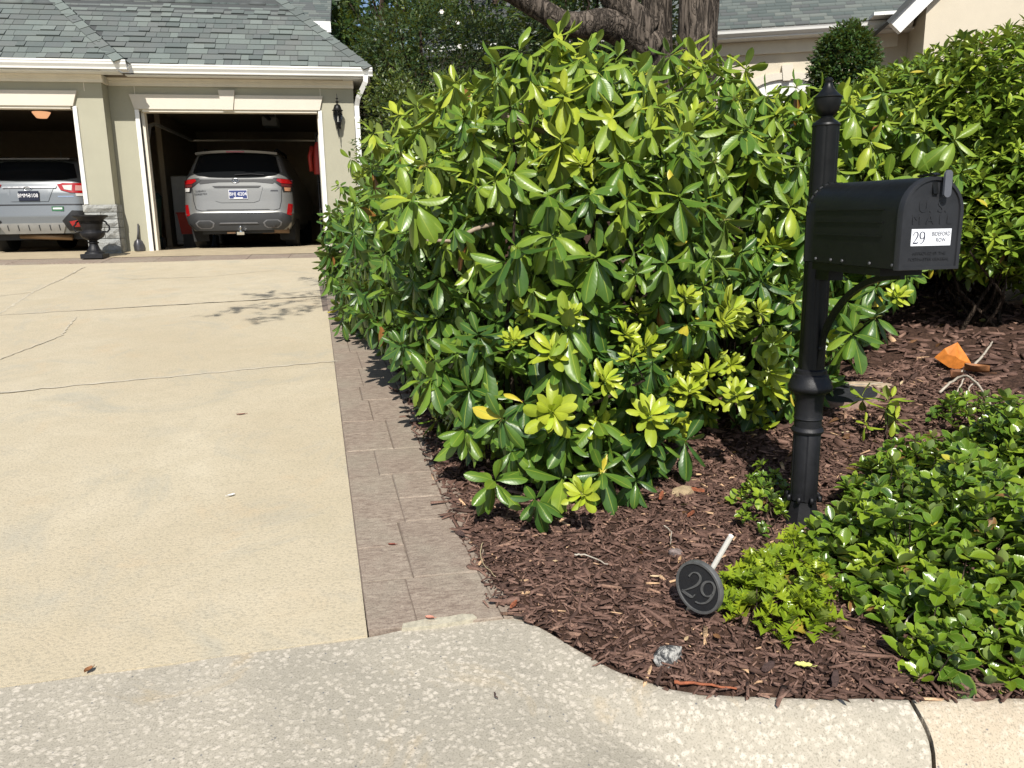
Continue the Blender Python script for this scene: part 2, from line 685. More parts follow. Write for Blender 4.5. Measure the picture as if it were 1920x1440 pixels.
def kerb_piece(us, parent, mat):
    fr = np.concatenate([[0, .006, .015, .03], np.linspace(.05, .5, 22), np.linspace(.56, 1.25, 9)])
    UU, DD = np.meshgrid(us, fr)
    Y = ey(UU) - DD
    sh = .30 * np.exp(-((UU - 1.45) / .5) ** 2)
    jit = .012 * np.sin(Y * 31) * np.exp(-((UU - 1.45) / .15) ** 2)
    X = UU + sh * (Y - ey(UU)) + jit
    r = sstep(.30, .95, X)
    d = edge_dist(X, Y)
    Z = plane_z(np.clip(Y, .9, 99)) + .012 * r - r * .125 * sstep(.025, .23, d) - .03 * sstep(.3, 1.2, DD) * 0
    Z = Z - .010 * (1 - sstep(0, .012, DD)) * r + .0025 * bump2(X * 1.7, Y * 1.7)
    n, m = len(fr), len(us)
    I = np.arange(n * m).reshape(n, m)
    F = np.stack([I[1:, :-1].ravel(), I[1:, 1:].ravel(), I[:-1, 1:].ravel(), I[:-1, :-1].ravel()], 1)
    V = np.stack([X.ravel(), Y.ravel(), Z.ravel()], 1)
    # skirt along the back and both ends
    sk = [I[0, :], I[:, 0][::-1], I[:, -1]]
    vs, fs = [V], [F]
    base = len(V)
    for row, flip in ((I[0, :], 0), (I[:, 0], 1), (I[:, -1], 0)):
        W = V[row].copy()
        W[:, 2] -= .09
        idx = np.arange(len(row)) + base
        q = np.stack([row[:-1], row[1:], idx[1:], idx[:-1]], 1)
        fs.append(q[:, ::-1] if flip else q)
        vs.append(W)
        base += len(row)
    me = np_mesh('kerb_section', np.concatenate(vs), np.concatenate(fs))
    o = mesh_obj('kerb_section', me, mat, parent, smooth=True)
    return auto_smooth(o, 50)


kerb = bpy.data.objects.new('kerb', None)
kerb.location = (1, 1.7, .1)
link(kerb)
tag(kerb, kind='structure')
kerb_piece(np.concatenate([[-12, -8, -5], np.linspace(-3, -1, 12), np.linspace(-.95, 1.446, 110)]), kerb, M_APRON)
kerb_piece(np.concatenate([np.linspace(1.458, 3.0, 60), [3.5, 4, 6, 9, 12]]), kerb, M_CURB2)

# driveway panels
drive = bpy.data.objects.new('driveway', None)
drive.location = (-3, 7, .6)
link(drive)
tag(drive, kind='structure')
JL = [((-1.171, 2.292), (-.1, 2.362)), ((-2.5, 5.46), (-.33, 5.91)), ((-3.67, 8.23), (-.62, 8.8)), ((-4.87, 12.07), (-.88, 12.12))]


def jy(i, X):
    (xa, ya), (xb, yb) = JL[i]
    return ya + (X - xa) * (yb - ya) / (xb - xa)


g_ = .0015
for i in range(3):
    cols = np.concatenate([np.linspace(-10.5, -4, 6), np.linspace(-3.4, 0, 12)[:-1]])
    lo, hi, xx = [], [], []
    # right end follows the border
    def yr(j):
        x = -.3
        for _ in range(20): x = xr(jy(j, x))
        return x
    vs, fs = [], []
    rows = 10
    for a in range(rows + 1):
        t = a / rows
        xe_lo, xe_hi = yr(i), yr(i + 1)
        for b in range(15):
            s = b / 14
            xl = -10.5
            # bilinear in the panel with the right edge sliding along the border
            x_lo = xl + (xe_lo - g_ - xl) * s
            x_hi = xl + (xe_hi - g_ - xl) * s
            y0 = jy(i, x_lo) + g_
            y1 = jy(i + 1, x_hi) - g_
            y = y0 + (y1 - y0) * t
            x = x_lo + (x_hi - x_lo) * t
            if b == 14: x = float(xr(y)) - g_
            vs.append((x, y, float(plane_z(y)) + .006 + .004 * math.sin(x * 1.3) * math.sin(y * .9)))
    for a in range(rows):
        for b in range(14):
            k0 = a * 15 + b
            fs.append((k0, k0 + 1, k0 + 16, k0 + 15))
    n0 = len(vs)
    ring = [b for b in range(15)] + [a * 15 + 14 for a in range(1, rows + 1)] + [rows * 15 + b for b in range(13, -1, -1)] + [a * 15 for a in range(rows - 1, 0, -1)]
    for q in ring:
        vs.append((vs[q][0], vs[q][1], vs[q][2] - .06))
    for q in range(len(ring)):
        q2 = (q + 1) % len(ring)
        fs.append((ring[q], n0 + q, n0 + q2, ring[q2]))
    me = bpy.data.meshes.new('panel')
    me.from_pydata(vs, [], fs)
    auto_smooth(mesh_obj('panel', me, M_DRIVE, drive), 30)
jf = MB()
jf.add([(x_, y_, float(plane_z(y_)) - .001) for x_, y_ in ((-10.4, jy(0, -10.4) + .12), (-.14, jy(0, -.14) + .10), (-.86, 12.05), (-10.4, 11.9))], [(0, 1, 2, 3)])
jf.build('joint_filler', plain('joint_dirt', (.27, .23, .165), .95, var=.3), drive)


def crack(pts, w, mat, lift=.0112, name='crack', parent=drive):
    out = MB()
    P = []
    for (xa, ya), (xb, yb) in zip(pts[:-1], pts[1:]):
        n = max(2, int(math.hypot(xb - xa, yb - ya) / .06))
        for k in range(n):
            t = k / n
            P.append((xa + (xb - xa) * t + rnd.uniform(-.012, .012), ya + (yb - ya) * t + rnd.uniform(-.012, .012)))
    P.append(pts[-1])
    vs, fs = [], []
    for k, (x, y) in enumerate(P):
        a = P[min(k + 1, len(P) - 1)]
        b = P[max(k - 1, 0)]
        tx, ty = a[0] - b[0], a[1] - b[1]
        l = math.hypot(tx, ty) or 1
        ww = w * rnd.uniform(.4, 1.1) / 2
        z = float(plane_z(y)) + lift
        vs += [(x - ty / l * ww, y + tx / l * ww, z), (x + ty / l * ww, y - tx / l * ww, z)]
    fs = [(2 * k, 2 * k + 1, 2 * k + 3, 2 * k + 2) for k in range(len(P) - 1)]
    out.add(vs, fs)
    return out.build(name, mat, parent)


M_CRACK = plain('crack_dirt', (.49, .435, .33), .95, var=.2)
M_STAIN = plain('joint_stain', (.52, .465, .36), .95, var=.15)
crack([(-6.8, 4.6), (-4.6, 5.03), (-2.5, 5.475), (-1.2, 5.745), (-.36, 5.918)], .055, M_STAIN, .0105, 'joint_stain')
crack([(-8, 7.42), (-5.5, 7.9), (-3.67, 8.245), (-2.2, 8.515), (-.63, 8.81)], .06, M_STAIN, .0105, 'joint_stain')
crack([(-4.05, 11.7), (-3.95, 10.6), (-3.9, 9.6), (-3.7, 8.25)], .028, M_CRACK)
crack([(-3.9, 9.6), (-4.6, 9.0)], .02, M_CRACK)
crack([(-2.9, 8.0), (-2.75, 7.2), (-2.9, 6.4)], .022, M_CRACK)
crack([(-3.1, 10.4), (-2.2, 10.45), (-1.4, 10.9)], .02, M_CRACK)

# paver border: stamped slabs laid in two or three columns
border = bpy.data.objects.new('paver_border', None)
border.location = (0, 5, .4)
link(border)
tag(border, kind='structure')


def slab(x00, x10, x11, x01, y0, y1, parent=border, mat=M_PAVER, top=.010, ztop=None):
    """x00,x10 at y0; x01,x11 at y1"""
    g = .002
    b = .004
    zt = lambda y: float(plane_z(y)) + top
    lo = [(x00 + g, y0 + g, zt(y0) - .05), (x10 - g, y0 + g, zt(y0) - .05), (x11 - g, y1 - g, zt(y1) - .05), (x01 + g, y1 - g, zt(y1) - .05)]
    md = [(p[0], p[1], p[2] + .05 - b * .8) for p in lo]
    tp = [(x00 + g + b, y0 + g + b, zt(y0)), (x10 - g - b, y0 + g + b, zt(y0)), (x11 - g - b, y1 - g - b, zt(y1)), (x01 + g + b, y1 - g - b, zt(y1))]
    dz_ = rnd.uniform(-.003, .003)
    tp = [(p[0], p[1], p[2] + dz_ + rnd.uniform(-.0015, .0015)) for p in tp]
    m = MB().add(lo + md + tp, [(8, 9, 10, 11)] + [(k, (k + 1) % 4, 4 + (k + 1) % 4, 4 + k) for k in range(4)] +
                 [(4 + k, 4 + (k + 1) % 4, 8 + (k + 1) % 4, 8 + k) for k in range(4)])
    return m.build('paver_slab', mat, parent)


y = 2.385
row = 0
xg = lambda Y: float(xr(Y)) + .002
while y < 13.0:
    h = [.31, .46, .52, .34, .48, .40][row % 6] * (1 if y < 6 else 1.25)
    y1 = min(y + h, 13.1)
    f1 = [.30, .36, .42, .30, .52, .38][row % 6]
    f2 = .82
    w = lambda Y, f: xg(Y) + (float(xp(Y)) + .07 - xg(Y)) * f
    if row % 3 == 1:
        ym = y + h * .55
        slab(w(y, 0), w(y, f1), w(ym, f1), w(ym, 0), y, ym)
        slab(w(ym, 0), w(ym, f1), w(y1, f1), w(y1, 0), ym, y1)
    else:
        slab(w(y, 0), w(y, f1), w(y1, f1), w(y1, 0), y, y1)
    if row % 3 == 2:
        ym = y + h * .45
        slab(w(y, f1), w(y, f2), w(ym, f2), w(ym, f1), y, ym)
        slab(w(ym, f1), w(ym, f2), w(y1, f2), w(y1, f1), ym, y1)
    else:
        slab(w(y, f1), w(y, f2), w(y1, f2), w(y1, f1), y, y1)
    slab(w(y, f2), w(y, 1), w(y1, 1), w(y1, f2), y, y1)
    y = y1
    row += 1
# strip across the front of the garage
x = -10.5
while x < -1.0:
    x2 = min(x + rnd.uniform(.5, .8), -.87)
    if -.87 - x2 < .2: x2 = -.87
    ya, yb = 12.125, 12.66
    slab(x, x2, x2, x, ya, yb)
    x = x2
fl = MB().add([(-.10, 2.39, float(plane_z(2.39)) + .004), (.45, 2.42, float(plane_z(2.42)) + .004), (-.4, 13.1, float(plane_z(13.1)) + .004), (-1.05, 13.1, float(plane_z(13.1)) + .004)], [(0, 1, 2, 3)])
fl.build('joint_filler', plain('paver_joint', (.16, .125, .10), .95, var=.3, scale=30), border)
# pale concrete patch where border meets apron
MB().prism([(.01, 2.372), (.09, 2.370), (.17, 2.376), (.24, 2.384), (.262, 2.392), (.25, 2.414), (.21, 2.420), (.16, 2.412), (.10, 2.414), (.05, 2.404), (.015, 2.398)], (0, 0, .021), (1, 0, 0), (0, 1, .0905), (0, 0, 1), .0235).build('mortar_patch', plain('mortar_pale', (.46, .42, .32), .9, var=.25, scale=60, bump=.6), border)

# mulch bed
gx = np.concatenate([np.arange(-1.0, 4.6, .045), np.arange(4.7, 14, .3)])
gy = np.concatenate([np.arange(1.2, 5.6, .045), np.arange(5.7, 14, .25)])
XX, YY = np.meshgrid(gx, gy)


def inside_d(X, Y):
    """rough distance inside the bed"""
    a = X - xp(Y)
    b = Y - ey(X)
    return np.minimum(a, b * .8)


def mulch_z(X, Y):
    d = inside_d(X, Y)
    z = bed_z(X, Y) + .010 + .018 * sstep(0, .35, d) + .008 * bump2(X, Y) * sstep(0, .2, d)
    return np.where(d < 0, bed_z(X, Y) - .05, z)


ZZ = mulch_z(XX, YY)
V = np.stack([XX.ravel(), YY.ravel(), ZZ.ravel()], 1)
I = np.arange(V.shape[0]).reshape(XX.shape)
F = np.stack([I[:-1, :-1].ravel(), I[:-1, 1:].ravel(), I[1:, 1:].ravel(), I[1:, :-1].ravel()], 1)
cx = V[F].mean(1)
keep = inside_d(cx[:, 0], cx[:, 1]) > -.06
F = F[keep]
used, inv = np.unique(F, return_inverse=True)
tag(mesh_obj('mulch_bed', np_mesh('mulch_bed', V[used], inv.reshape(F.shape)), M_MULCH, smooth=True), kind='structure')


def in_poly(px, py, poly):
    r = np.zeros(len(px), bool)
    n = len(poly)
    for i in range(n):
        xa, ya = poly[i]
        xb, yb = poly[(i + 1) % n]
        c = ((ya > py) != (yb > py)) & (px < (xb - xa) * (py - ya) / (yb - ya + 1e-12) + xa)
        r ^= c
    return r


def scatter_chips(n, x0, x1, y0, y1, lmin, lmax, thick, seed, wide=1.0, spill=.03):
    r = np.random.default_rng(seed)
    X = r.uniform(x0, x1, n)
    Y = r.uniform(y0, y1, n)
    d = inside_d(X, Y)
    k = (d > .0) | ((d > -np.where(Y > 2.45, spill, .022)) & (r.random(n) < .3))
    # stay inside what the picture can see
    X, Y = X[k], Y[k]
    n = len(X)
    Z = np.maximum(mulch_z(X, Y), plane_z(Y) + .012) + r.uniform(0, .014, n)
    L = r.uniform(lmin, lmax, n) * r.choice([.6, 1, 1, 1.3], n)
    W = L * r.uniform(.13, .30, n) * wide
    T = thick * r.uniform(.5, 1.3, n)
    yaw = r.uniform(0, 2 * PI, n)
    pit = r.normal(0, .22, n)
    rol = r.normal(0, .45, n)
    cy, sy, cp, sp, cr, sr = np.cos(yaw), np.sin(yaw), np.cos(pit), np.sin(pit), np.cos(rol), np.sin(rol)
    ex = np.stack([cy * cp, sy * cp, sp], 1)
    e2 = np.stack([-sy, cy, np.zeros(n)], 1)
    e3 = np.cross(ex, e2)
    eyv = e2 * cr[:, None] + e3 * sr[:, None]
    ez = np.cross(ex, eyv)
    base = np.array([(-1, -.5, -.5), (1, -.5, -.5), (1, .5, -.5), (-1, .5, -.5), (-1, -.5, .5), (1, -.5, .5), (1, .5, .5), (-1, .5, .5)], float)
    B = np.repeat(base[None], n, 0)
    B[:, :, 0] *= .5
    B += r.uniform(-.17, .17, B.shape)
    taper = r.uniform(.35, 1.0, n)
    sel = B[:, :, 0] > 0
    B[:, :, 1] = np.where(sel, B[:, :, 1] * taper[:, None], B[:, :, 1])
    P = (B[:, :, 0:1] * (ex * L[:, None])[:, None] + B[:, :, 1:2] * (eyv * W[:, None])[:, None] + B[:, :, 2:3] * (ez * T[:, None])[:, None])
    P += np.stack([X, Y, Z], 1)[:, None]
    Fb = np.array([(4, 5, 6, 7), (0, 1, 5, 4), (1, 2, 6, 5), (2, 3, 7, 6), (3, 0, 4, 7)])
    F = (Fb[None] + (np.arange(n) * 8)[:, None, None]).reshape(-1, 4)
    t = np.clip(r.beta(2, 2.6, n), 0, .9)
    pale = r.random(n) < .018
    t[pale] = r.uniform(.93, 1, pale.sum())
    return P.reshape(-1, 3), F, np.repeat(t, 8)


parts = [scatter_chips(20000, .1, 3.4, 1.65, 4.4, .018, .055, .006, 1, .62),
         scatter_chips(1500, .1, 2.6, 1.65, 3.3, .05, .09, .009, 2, .7),
         scatter_chips(9000, 1.2, 8.5, 3.2, 8.5, .05, .10, .014, 3),
         scatter_chips(2200, -.5, 1.0, 3.0, 7.5, .03, .06, .009, 4, 1, .06),
         scatter_chips(9000, .3, 2.2, 1.65, 3.4, .010, .028, .005, 5, .8, .09)]
Vs, Fs, Ts, b = [], [], [], 0
for v, f, t in parts:
    Vs.append(v); Fs.append(f + b); Ts.append(t); b += len(v)
me = np_mesh('mulch_chips', np.concatenate(Vs), np.concatenate(Fs))
add_attr(me, 'tint', np.concatenate(Ts))
tag(mesh_obj('mulch_chips', me, M_CHIP), 'dark brown shredded wood mulch covering the planting bed', 'mulch', kind='stuff')

# ------------------------------------------------------------------ garage
FZ = 1.2575               # garage floor
YW, YP = 13.58, 13.30     # wall of the right bay, face of the projecting left bay
GT = 4.05                 # gutter top
garage = thing('garage', 'sage stucco double garage with green shingle roof and both doors open', 'garage', (-3.8, 16, FZ))


def gpart(name, m, mat, parent=garage, smooth=False):
    return m.build(name, mat, parent, smooth)


XP0, XP1 = -4.49, -4.05      # pillar
DL, DR = -3.62, -.88         # right door opening
WR = -.305                   # right corner of wall
DH = 3.42                    # door head
tag(MB().add([(-10.5, 12.67, float(plane_z(12.67)) + .012), (-.6, 12.67, float(plane_z(12.67)) + .012), (-.6, 13.6, FZ), (-10.5, 13.6, FZ),
              (-10.5, 20.5, FZ), (-.35, 20.5, FZ), (-.6, 13.62, FZ)], [(0, 1, 2, 3), (3, 2, 5, 4)]).build('garage_floor', M_FLOOR), kind='structure')
WT = 3.98
# walls (front)
w = MB()
w.box(DR + .0, WR, YW, YW + .15, FZ - .3, WT)              # right of right door
w.box(XP1 + .002, DL, YW, YW + .15, FZ - .3, WT)           # between pillar and door
w.box(DL, DR, YW, YW + .15, DH, WT)                        # above right door
gpart('wall', w, M_STUCCO)
w = MB()
w.box(XP0, XP1, YP, YW + .15, FZ - .3, WT)                 # pillar
w.box(-7.25, XP0, YP, YP + .15, DH, WT)                    # above left door
w.box(-10.5, -7.25, YP, YP + .15, FZ - .3, WT)
gpart('pillar', w, M_STUCCO)
w = MB()
w.box(WR - .15, WR - .001, YW + .15, 20.5, FZ - .3, WT)
gpart('side_wall', w, M_STUCCO)
w = MB()
w.box(-10.5, WR - .15, 20.4, 20.55, FZ - .2, WT)
w.box(-10.65, -10.5, YP + .15, 20.5, FZ - .2, WT)
gpart('interior_wall', w, M_INT)
gpart('interior_divider', MB().box(-4.32, -4.22, 17.2, 20.4, FZ, 3.9), M_INT)
gpart('ceiling', MB().box(-10.5, WR - .15, YP + .15, 20.4, 3.90, 3.96), M_CEIL)
# vertical control joints in the stucco above the lintels
for xj in (-4.30, -3.66, -.83):
    yj = YP if xj < -4.1 else YW
    gpart('control_joint', MB().box(xj - .004, xj + .004, yj - .003, yj + .01, 3.665, 3.79), M_TRIM)
# lintels
def lintel(x0t, x1t, x0b, x1b, z0, z1, yw):
    m = MB().prism([(x0b, z0), (x1b, z0), (x1t, z1), (x0t, z1)], (0, yw - .045, 0), (1, 0, 0), (0, 0, 1), (0, -1, 0), -.07)
    return m
gpart('lintel', lintel(-3.738, -.793, -3.68, -.85, 3.446, 3.665, YW), M_LINTEL)
gpart('lintel', lintel(-7.6, -4.40, -7.55, -4.475, 3.446, 3.665, YP), M_LINTEL)
gpart('keystone', MB().prism([(-2.359, 3.44), (-2.196, 3.44), (-2.15, 3.735), (-2.401, 3.735)], (0, YW - .075, 0), (1, 0, 0), (0, 0, 1), (0, 1, 0), .07), M_LINTEL)
# door casings
def casing(x0, x1, z0, z1, yw, name='door_casing', mat=M_WHITE):
    return gpart(name, MB().box(x0, x1, yw - .03, yw + .16, z0, z1, .006), mat)
casing(DL - .065, DL, FZ - .01, 3.444, YW)
casing(DR, DR + .06, FZ - .01, 3.444, YW)
casing(XP0 + .001, XP0 + .06, 1.99, 3.444, YP)
gpart('door_stop', MB().box(DL, DL + .05, YW + .06, YW + .20, FZ, DH), M_TRIM)
gpart('door_stop', MB().box(DR - .02, DR, YW + .06, YW + .20, FZ, DH), M_TRIM)
gpart('door_stop', MB().box(XP0 - .03, XP0, YP + .06, YP + .20, FZ, DH), M_TRIM)
gpart('head_casing', MB().box(DL + .05, DR - .02, YW - .02, YW + .15, DH - .012, 3.4455), M_TRIM)
gpart('head_casing', MB().box(-7.25, XP0 - .03, YP - .02, YP + .15, DH - .012, 3.4455), M_TRIM)
# frieze, soffit, gutter with a moulded profile
def frieze(x0, x1, yw):
    prof = [(0, 3.79), (-.03, 3.79), (-.03, 3.84), (-.045, 3.85), (-.045, 3.87), (-.07, 3.90), (0, 3.90)]
    return MB().prism([(p[0], p[1]) for p in prof], (x0, yw, 0), (0, 1, 0), (0, 0, 1), (1, 0, 0), x1 - x0)
gpart('frieze', frieze(-4.02, WR + .01, YW), M_TRIM)
gpart('frieze', frieze(-10.5, -4.02, YP), M_TRIM)
gpart('frieze', MB().box(-4.049, -4.015, YP + .001, YW - .03, 3.79, 3.90), M_TRIM)
gpart('soffit', MB().box(-3.70, -.02, YW - .275, YW - .002, 3.902, 3.918), M_WHITE)
gpart('soffit', MB().box(-10.5, -3.72, YP - .275, YP - .002, 3.902, 3.918), M_WHITE)
gpart('soffit', MB().box(WR, -.02, YW, 20.6, 3.905, 3.921), M_WHITE)


def gutter(x0, x1, yf, ends=True):
    """K-style profile, front at yf"""
    prof = [(.12, GT - .005), (.12, GT - .125), (.045, GT - .125), (.04, GT - .10), (.03, GT - .085), (.012, GT - .06), (.008, GT - .035), (0, GT - .022), (0, GT), (.012, GT), (.014, GT - .015), (.11, GT - .10)]
    return MB().prism(prof, (x0, yf, 0), (0, 1, 0), (0, 0, 1), (1, 0, 0), x1 - x0)
gpart('gutter', gutter(-3.56, .023, 13.19), M_WHITE)
gpart('gutter', gutter(-10.5, -3.565, 12.91), M_WHITE)
gm = MB().prism([(0, GT - .125), (.09, GT - .125), (.115, GT - .06), (.125, GT - .02), (.125, GT), (0, GT)], (-3.69, 13.025, 0), (1, 0, 0), (0, 0, 1), (0, 1, 0), .168)
gpart('gutter', gm, M_WHITE)
ds = MB()
ds.bar([(-.085, 13.19, 3.93), (-.09, 13.20, 3.84), (-.22, 13.34, 3.62), (-.255, 13.42, 3.50), (-.255, 13.42, 1.30)], .075, .06, up=(0, 1, 0))
gpart('downspout', ds, M_WHITE)
gpart('downspout_strap', MB().box(-.30, -.21, 13.385, 13.58, 3.30, 3.33), M_WHITE)

# roof
SL = .94
roof = gpart('roof', MB().add([(-10.5, 13.21, GT - .012), (.0, 13.21, GT - .012), (-3.6, 16.72, GT + 3.6 * SL - .012), (-10.5, 16.72, GT + 3.6 * SL - .012),
                              (.0, 20.7, GT - .012), (-3.6, 17.1, GT + 3.6 * SL - .012)],
                             [(0, 1, 2, 3), (1, 4, 5, 2)]), M_UNDER)
lr = MB()
lr.add([(-10.5, 12.93, GT - .012), (-3.61, 12.93, GT - .012), (-7.21, 16.45, GT + 3.6 * SL - .012), (-10.5, 16.45, GT + 3.6 * SL - .012),
        (-3.61, 13.23, GT - .012), (-7.21, 16.83, GT + 3.6 * SL - .012)], [(0, 1, 2, 3), (1, 4, 5, 2)])
lr.build('roof_deck', M_UNDER, roof)
LS = math.sqrt(1 + SL * SL)
ex_r = Vector((1, 0, 0))
up_r = Vector((0, 1, SL)).normalized()
n_r = Vector((0, -SL, 1)).normalized()
EXPO = .145
shingle_meshes = {}


def shingle_mesh(w, th):
    key = (w, th)
    if key not in shingle_meshes:
        m = MB()
        hh = EXPO + .03
        a = .0025
        m.hexa([(-w / 2 + a, -hh / 2, 0), (w / 2 - a, -hh / 2, 0), (w / 2 - a, hh / 2, -.004), (-w / 2 + a, hh / 2, -.004),
                (-w / 2 + a, -hh / 2, th), (w / 2 - a, -hh / 2, th), (w / 2 - a, hh / 2, .001), (-w / 2 + a, hh / 2, .001)])
        me = m.mesh('shingle')
        me.materials.append(M_SHING)
        shingle_meshes[key] = me
    return shingle_meshes[key]


def shingle_rows(x_left, yeave, hip_x0, vis_rows, rows, stuff, left_of_valley=None, valley=None, count=[0]):
    for r in range(rows):
        s = r * EXPO
        dy = s / LS
        xmax = hip_x0 - dy - .05
        x = x_left - (r % 3) * .11 - rnd.uniform(0, .1)
        if valley is not None:
            xv = valley - dy
            x = xv - rnd.uniform(0.0, .18)
        while x < xmax:
            w = rnd.choice([.12, .16, .2, .26, .32])
            th = rnd.choice([.012, .014, .028])
            x1 = x + w
            if x1 > xmax:
                if xmax - x < .04: break
                x1 = xmax
                w = round(x1 - x, 2)
                if w < .03: break
            c = Vector(((x + x1) / 2, yeave, GT)) + up_r * (s + EXPO / 2) + n_r * (.004)
            c.x = (x + x1) / 2
            me = shingle_mesh(w, th)
            M = Matrix((ex_r, up_r, n_r)).transposed().to_4x4()
            M.translation = c
            px = -960
            if r < vis_rows and x1 > -5.75 and count[0] < 300:
                o = bpy.data.objects.new('shingle', me)
                o.matrix_basis = M
                link(o, roof)
                count[0] += 1
            else:
                stuff.append((me, M))
            x += w


stuff = []
shingle_rows(-5.6, 13.21, .0, 12, 25, stuff, valley=-3.56)
shingle_rows(-10.4, 12.93, -3.61, 12, 25, stuff)
Vv, Ff, b = [], [], 0
TT = []
for me, M in stuff:
    n = len(me.vertices)
    co = np.empty(n * 3)
    me.vertices.foreach_get('co', co)
    co = co.reshape(-1, 3) @ np.array(M.to_3x3()).T + np.array(M.translation)
    Vv.append(co)
    Ff.append(np.array([tuple(p.vertices) for p in me.polygons]) + b)
    TT.append(np.full(n, rnd.random()))
    b += n
me = np_mesh('shingle_field', np.concatenate(Vv), np.concatenate(Ff))
add_attr(me, 'tint', np.concatenate(TT))
tag(mesh_obj('shingle_field', me, M_SHFAR, roof), kind='stuff')
# narrow hip slope on the left bay's right side
nrow = 14
for r in range(nrow):
    t0, t1 = r * .107, (r + 1) * .107 + .02
    z0, z1 = GT + t0 * SL + .012, GT + t1 * SL + .004
    m = MB().hexa([(-3.61 - t0, 12.94 + t0, z0 - .02), (-3.60 - t0, 13.24 + t0, z0 - .02), (-3.60 - t1, 13.24 + t1, z1 - .02), (-3.61 - t1, 12.94 + t1, z1 - .02),
                   (-3.61 - t0, 12.94 + t0, z0), (-3.60 - t0, 13.24 + t0, z0), (-3.60 - t1, 13.24 + t1, z1), (-3.61 - t1, 12.94 + t1, z1)])
    m.build('shingle', M_SHING, roof)


def hip_caps(x0, y0, n):
    d = Vector((-1, 1, SL)).normalized()
    nl = Vector((0, -SL, 1)).normalized()      # front slope normal
    nr = Vector((SL, 0, 1)).normalized()       # side slope normal
    sl_ = d.cross(nl).normalized()             # across, lies on the front slope
    if sl_.x > 0: sl_ = -sl_
    sr_ = d.cross(nr).normalized()
    if sr_.y < 0: sr_ = -sr_
    m = MB()
    L, W, T = .24, .14, .014
    up = (nl + nr).normalized()
    def P(a, side, h):
        if side == 0: return d * a + up * h
        return d * a + (sl_ if side < 0 else sr_) * W + (nl if side < 0 else nr) * h
    vs = []
    for a, h in ((0, T), (L, .004)):
        vs += [P(a, -1, h), P(a, 0, h * 1.3), P(a, 1, h)]
    for a, h in ((0, -.004), (L, -.008)):
        vs += [P(a, -1, h), P(a, 0, h), P(a, 1, h)]
    m.add(vs, [(0, 1, 4, 3), (1, 2, 5, 4), (6, 7, 1, 0), (7, 8, 2, 1), (0, 3, 9, 6), (2, 8, 11, 5)])
    me = m.mesh('ridge_cap')
    me.materials.append(M_SHING)
    for k in range(n):
        o = bpy.data.objects.new('ridge_cap', me)
        o.location = Vector((x0, y0, GT + .018)) + d * (k * .205 - .02) + Vector((rnd.uniform(-.004, .004), 0, rnd.uniform(0, .004)))
        link(o, roof)


hip_caps(.0, 13.21, 16)
hip_caps(-3.61, 12.93, 16)

# pillar stone veneer
k = NT('ledge_stone')
nz = k.noise(9, 5, .65)
oi = k.n('ShaderNodeObjectInfo').outputs['Random']
c = k.ramp(nz, [(.3, (.22, .22, .20)), (.6, (.40, .40, .37)), (.75, (.52, .51, .47))])
c = k.mix(k.ramp(oi, [(0, 0), (1, .45)]), c, (.27, .29, .30))
k.col(c).set(.9, spec=.2)
k.bump(k.noise(26, 5, .65), 1.0, .03)
M_STONE = k.m
gpart('veneer_mortar', MB().box(XP0 - .012, XP1 + .012, YP - .02, YW - .02, FZ - .05, 1.985), plain('mortar', (.17, .16, .14), .95))


def rough_block(x0, x1, y0, y1, z0, z1, name, mat, parent, amp=.012, n=3):
    """box whose front (low y) and right side faces are split and uneven"""
    m = MB()
    nx = max(2, int((x1 - x0) / .06))
    nz = max(2, int((z1 - z0) / .05))
    idx = {}
    vs, fs = [], []
    def vert(i, j, side):
        if side == 'f':
            e = 1 if 0 < i < nx and 0 < j < nz else 0
            x = x0 + (x1 - x0) * i / nx
            z = z0 + (z1 - z0) * j / nz
            return (x, y0 - (rnd.uniform(.0, amp) if e else -.012), z)
    F0 = [[len(vs) + 0 for _ in range(nz + 1)] for _ in range(nx + 1)]
    for i in range(nx + 1):
        for j in range(nz + 1):
            F0[i][j] = len(vs)
            vs.append(vert(i, j, 'f'))
    for i in range(nx):
        for j in range(nz):
            fs.append((F0[i][j], F0[i + 1][j], F0[i + 1][j + 1], F0[i][j + 1]))
    bk = []
    ring = [F0[i][0] for i in range(nx + 1)] + [F0[nx][j] for j in range(1, nz + 1)] + [F0[i][nz] for i in range(nx - 1, -1, -1)] + [F0[0][j] for j in range(nz - 1, 0, -1)]
    b = len(vs)
    for q in ring:
        vs.append((vs[q][0], y1, vs[q][2]))
    for q in range(len(ring)):
        q2 = (q + 1) % len(ring)
        fs.append((ring[q], b + q, b + q2, ring[q2]))
    fs.append(tuple(b + q for q in range(len(ring))))
    m.add(vs, fs)
    return m.build(name, mat, parent)


ys_ = [(1.875, 1.985, [(-4.515, -4.022)]), (1.77, 1.865, [(-4.50, -4.27), (-4.26, -4.03)]), (1.64, 1.76, [(-4.50, -4.36), (-4.35, -4.03)]),
       (1.47, 1.63, [(-4.50, -4.24), (-4.23, -4.03)]), (1.235, 1.46, [(-4.50, -4.40), (-4.39, -4.03)])]
for z0, z1, xsr in ys_:
    for x0, x1 in xsr:
        rough_block(x0, x1, YP - .045, YP - .0, z0, z1, 'stone', M_STONE, garage, .02)
    rough_block(-4.06, -4.022, YP + .004, YP + .16, z0, z1, 'stone', M_STONE, garage, .003)
    rough_block(-4.06, -4.024, YP + .17, YW - .03, z0, z1, 'stone', M_STONE, garage, .003)

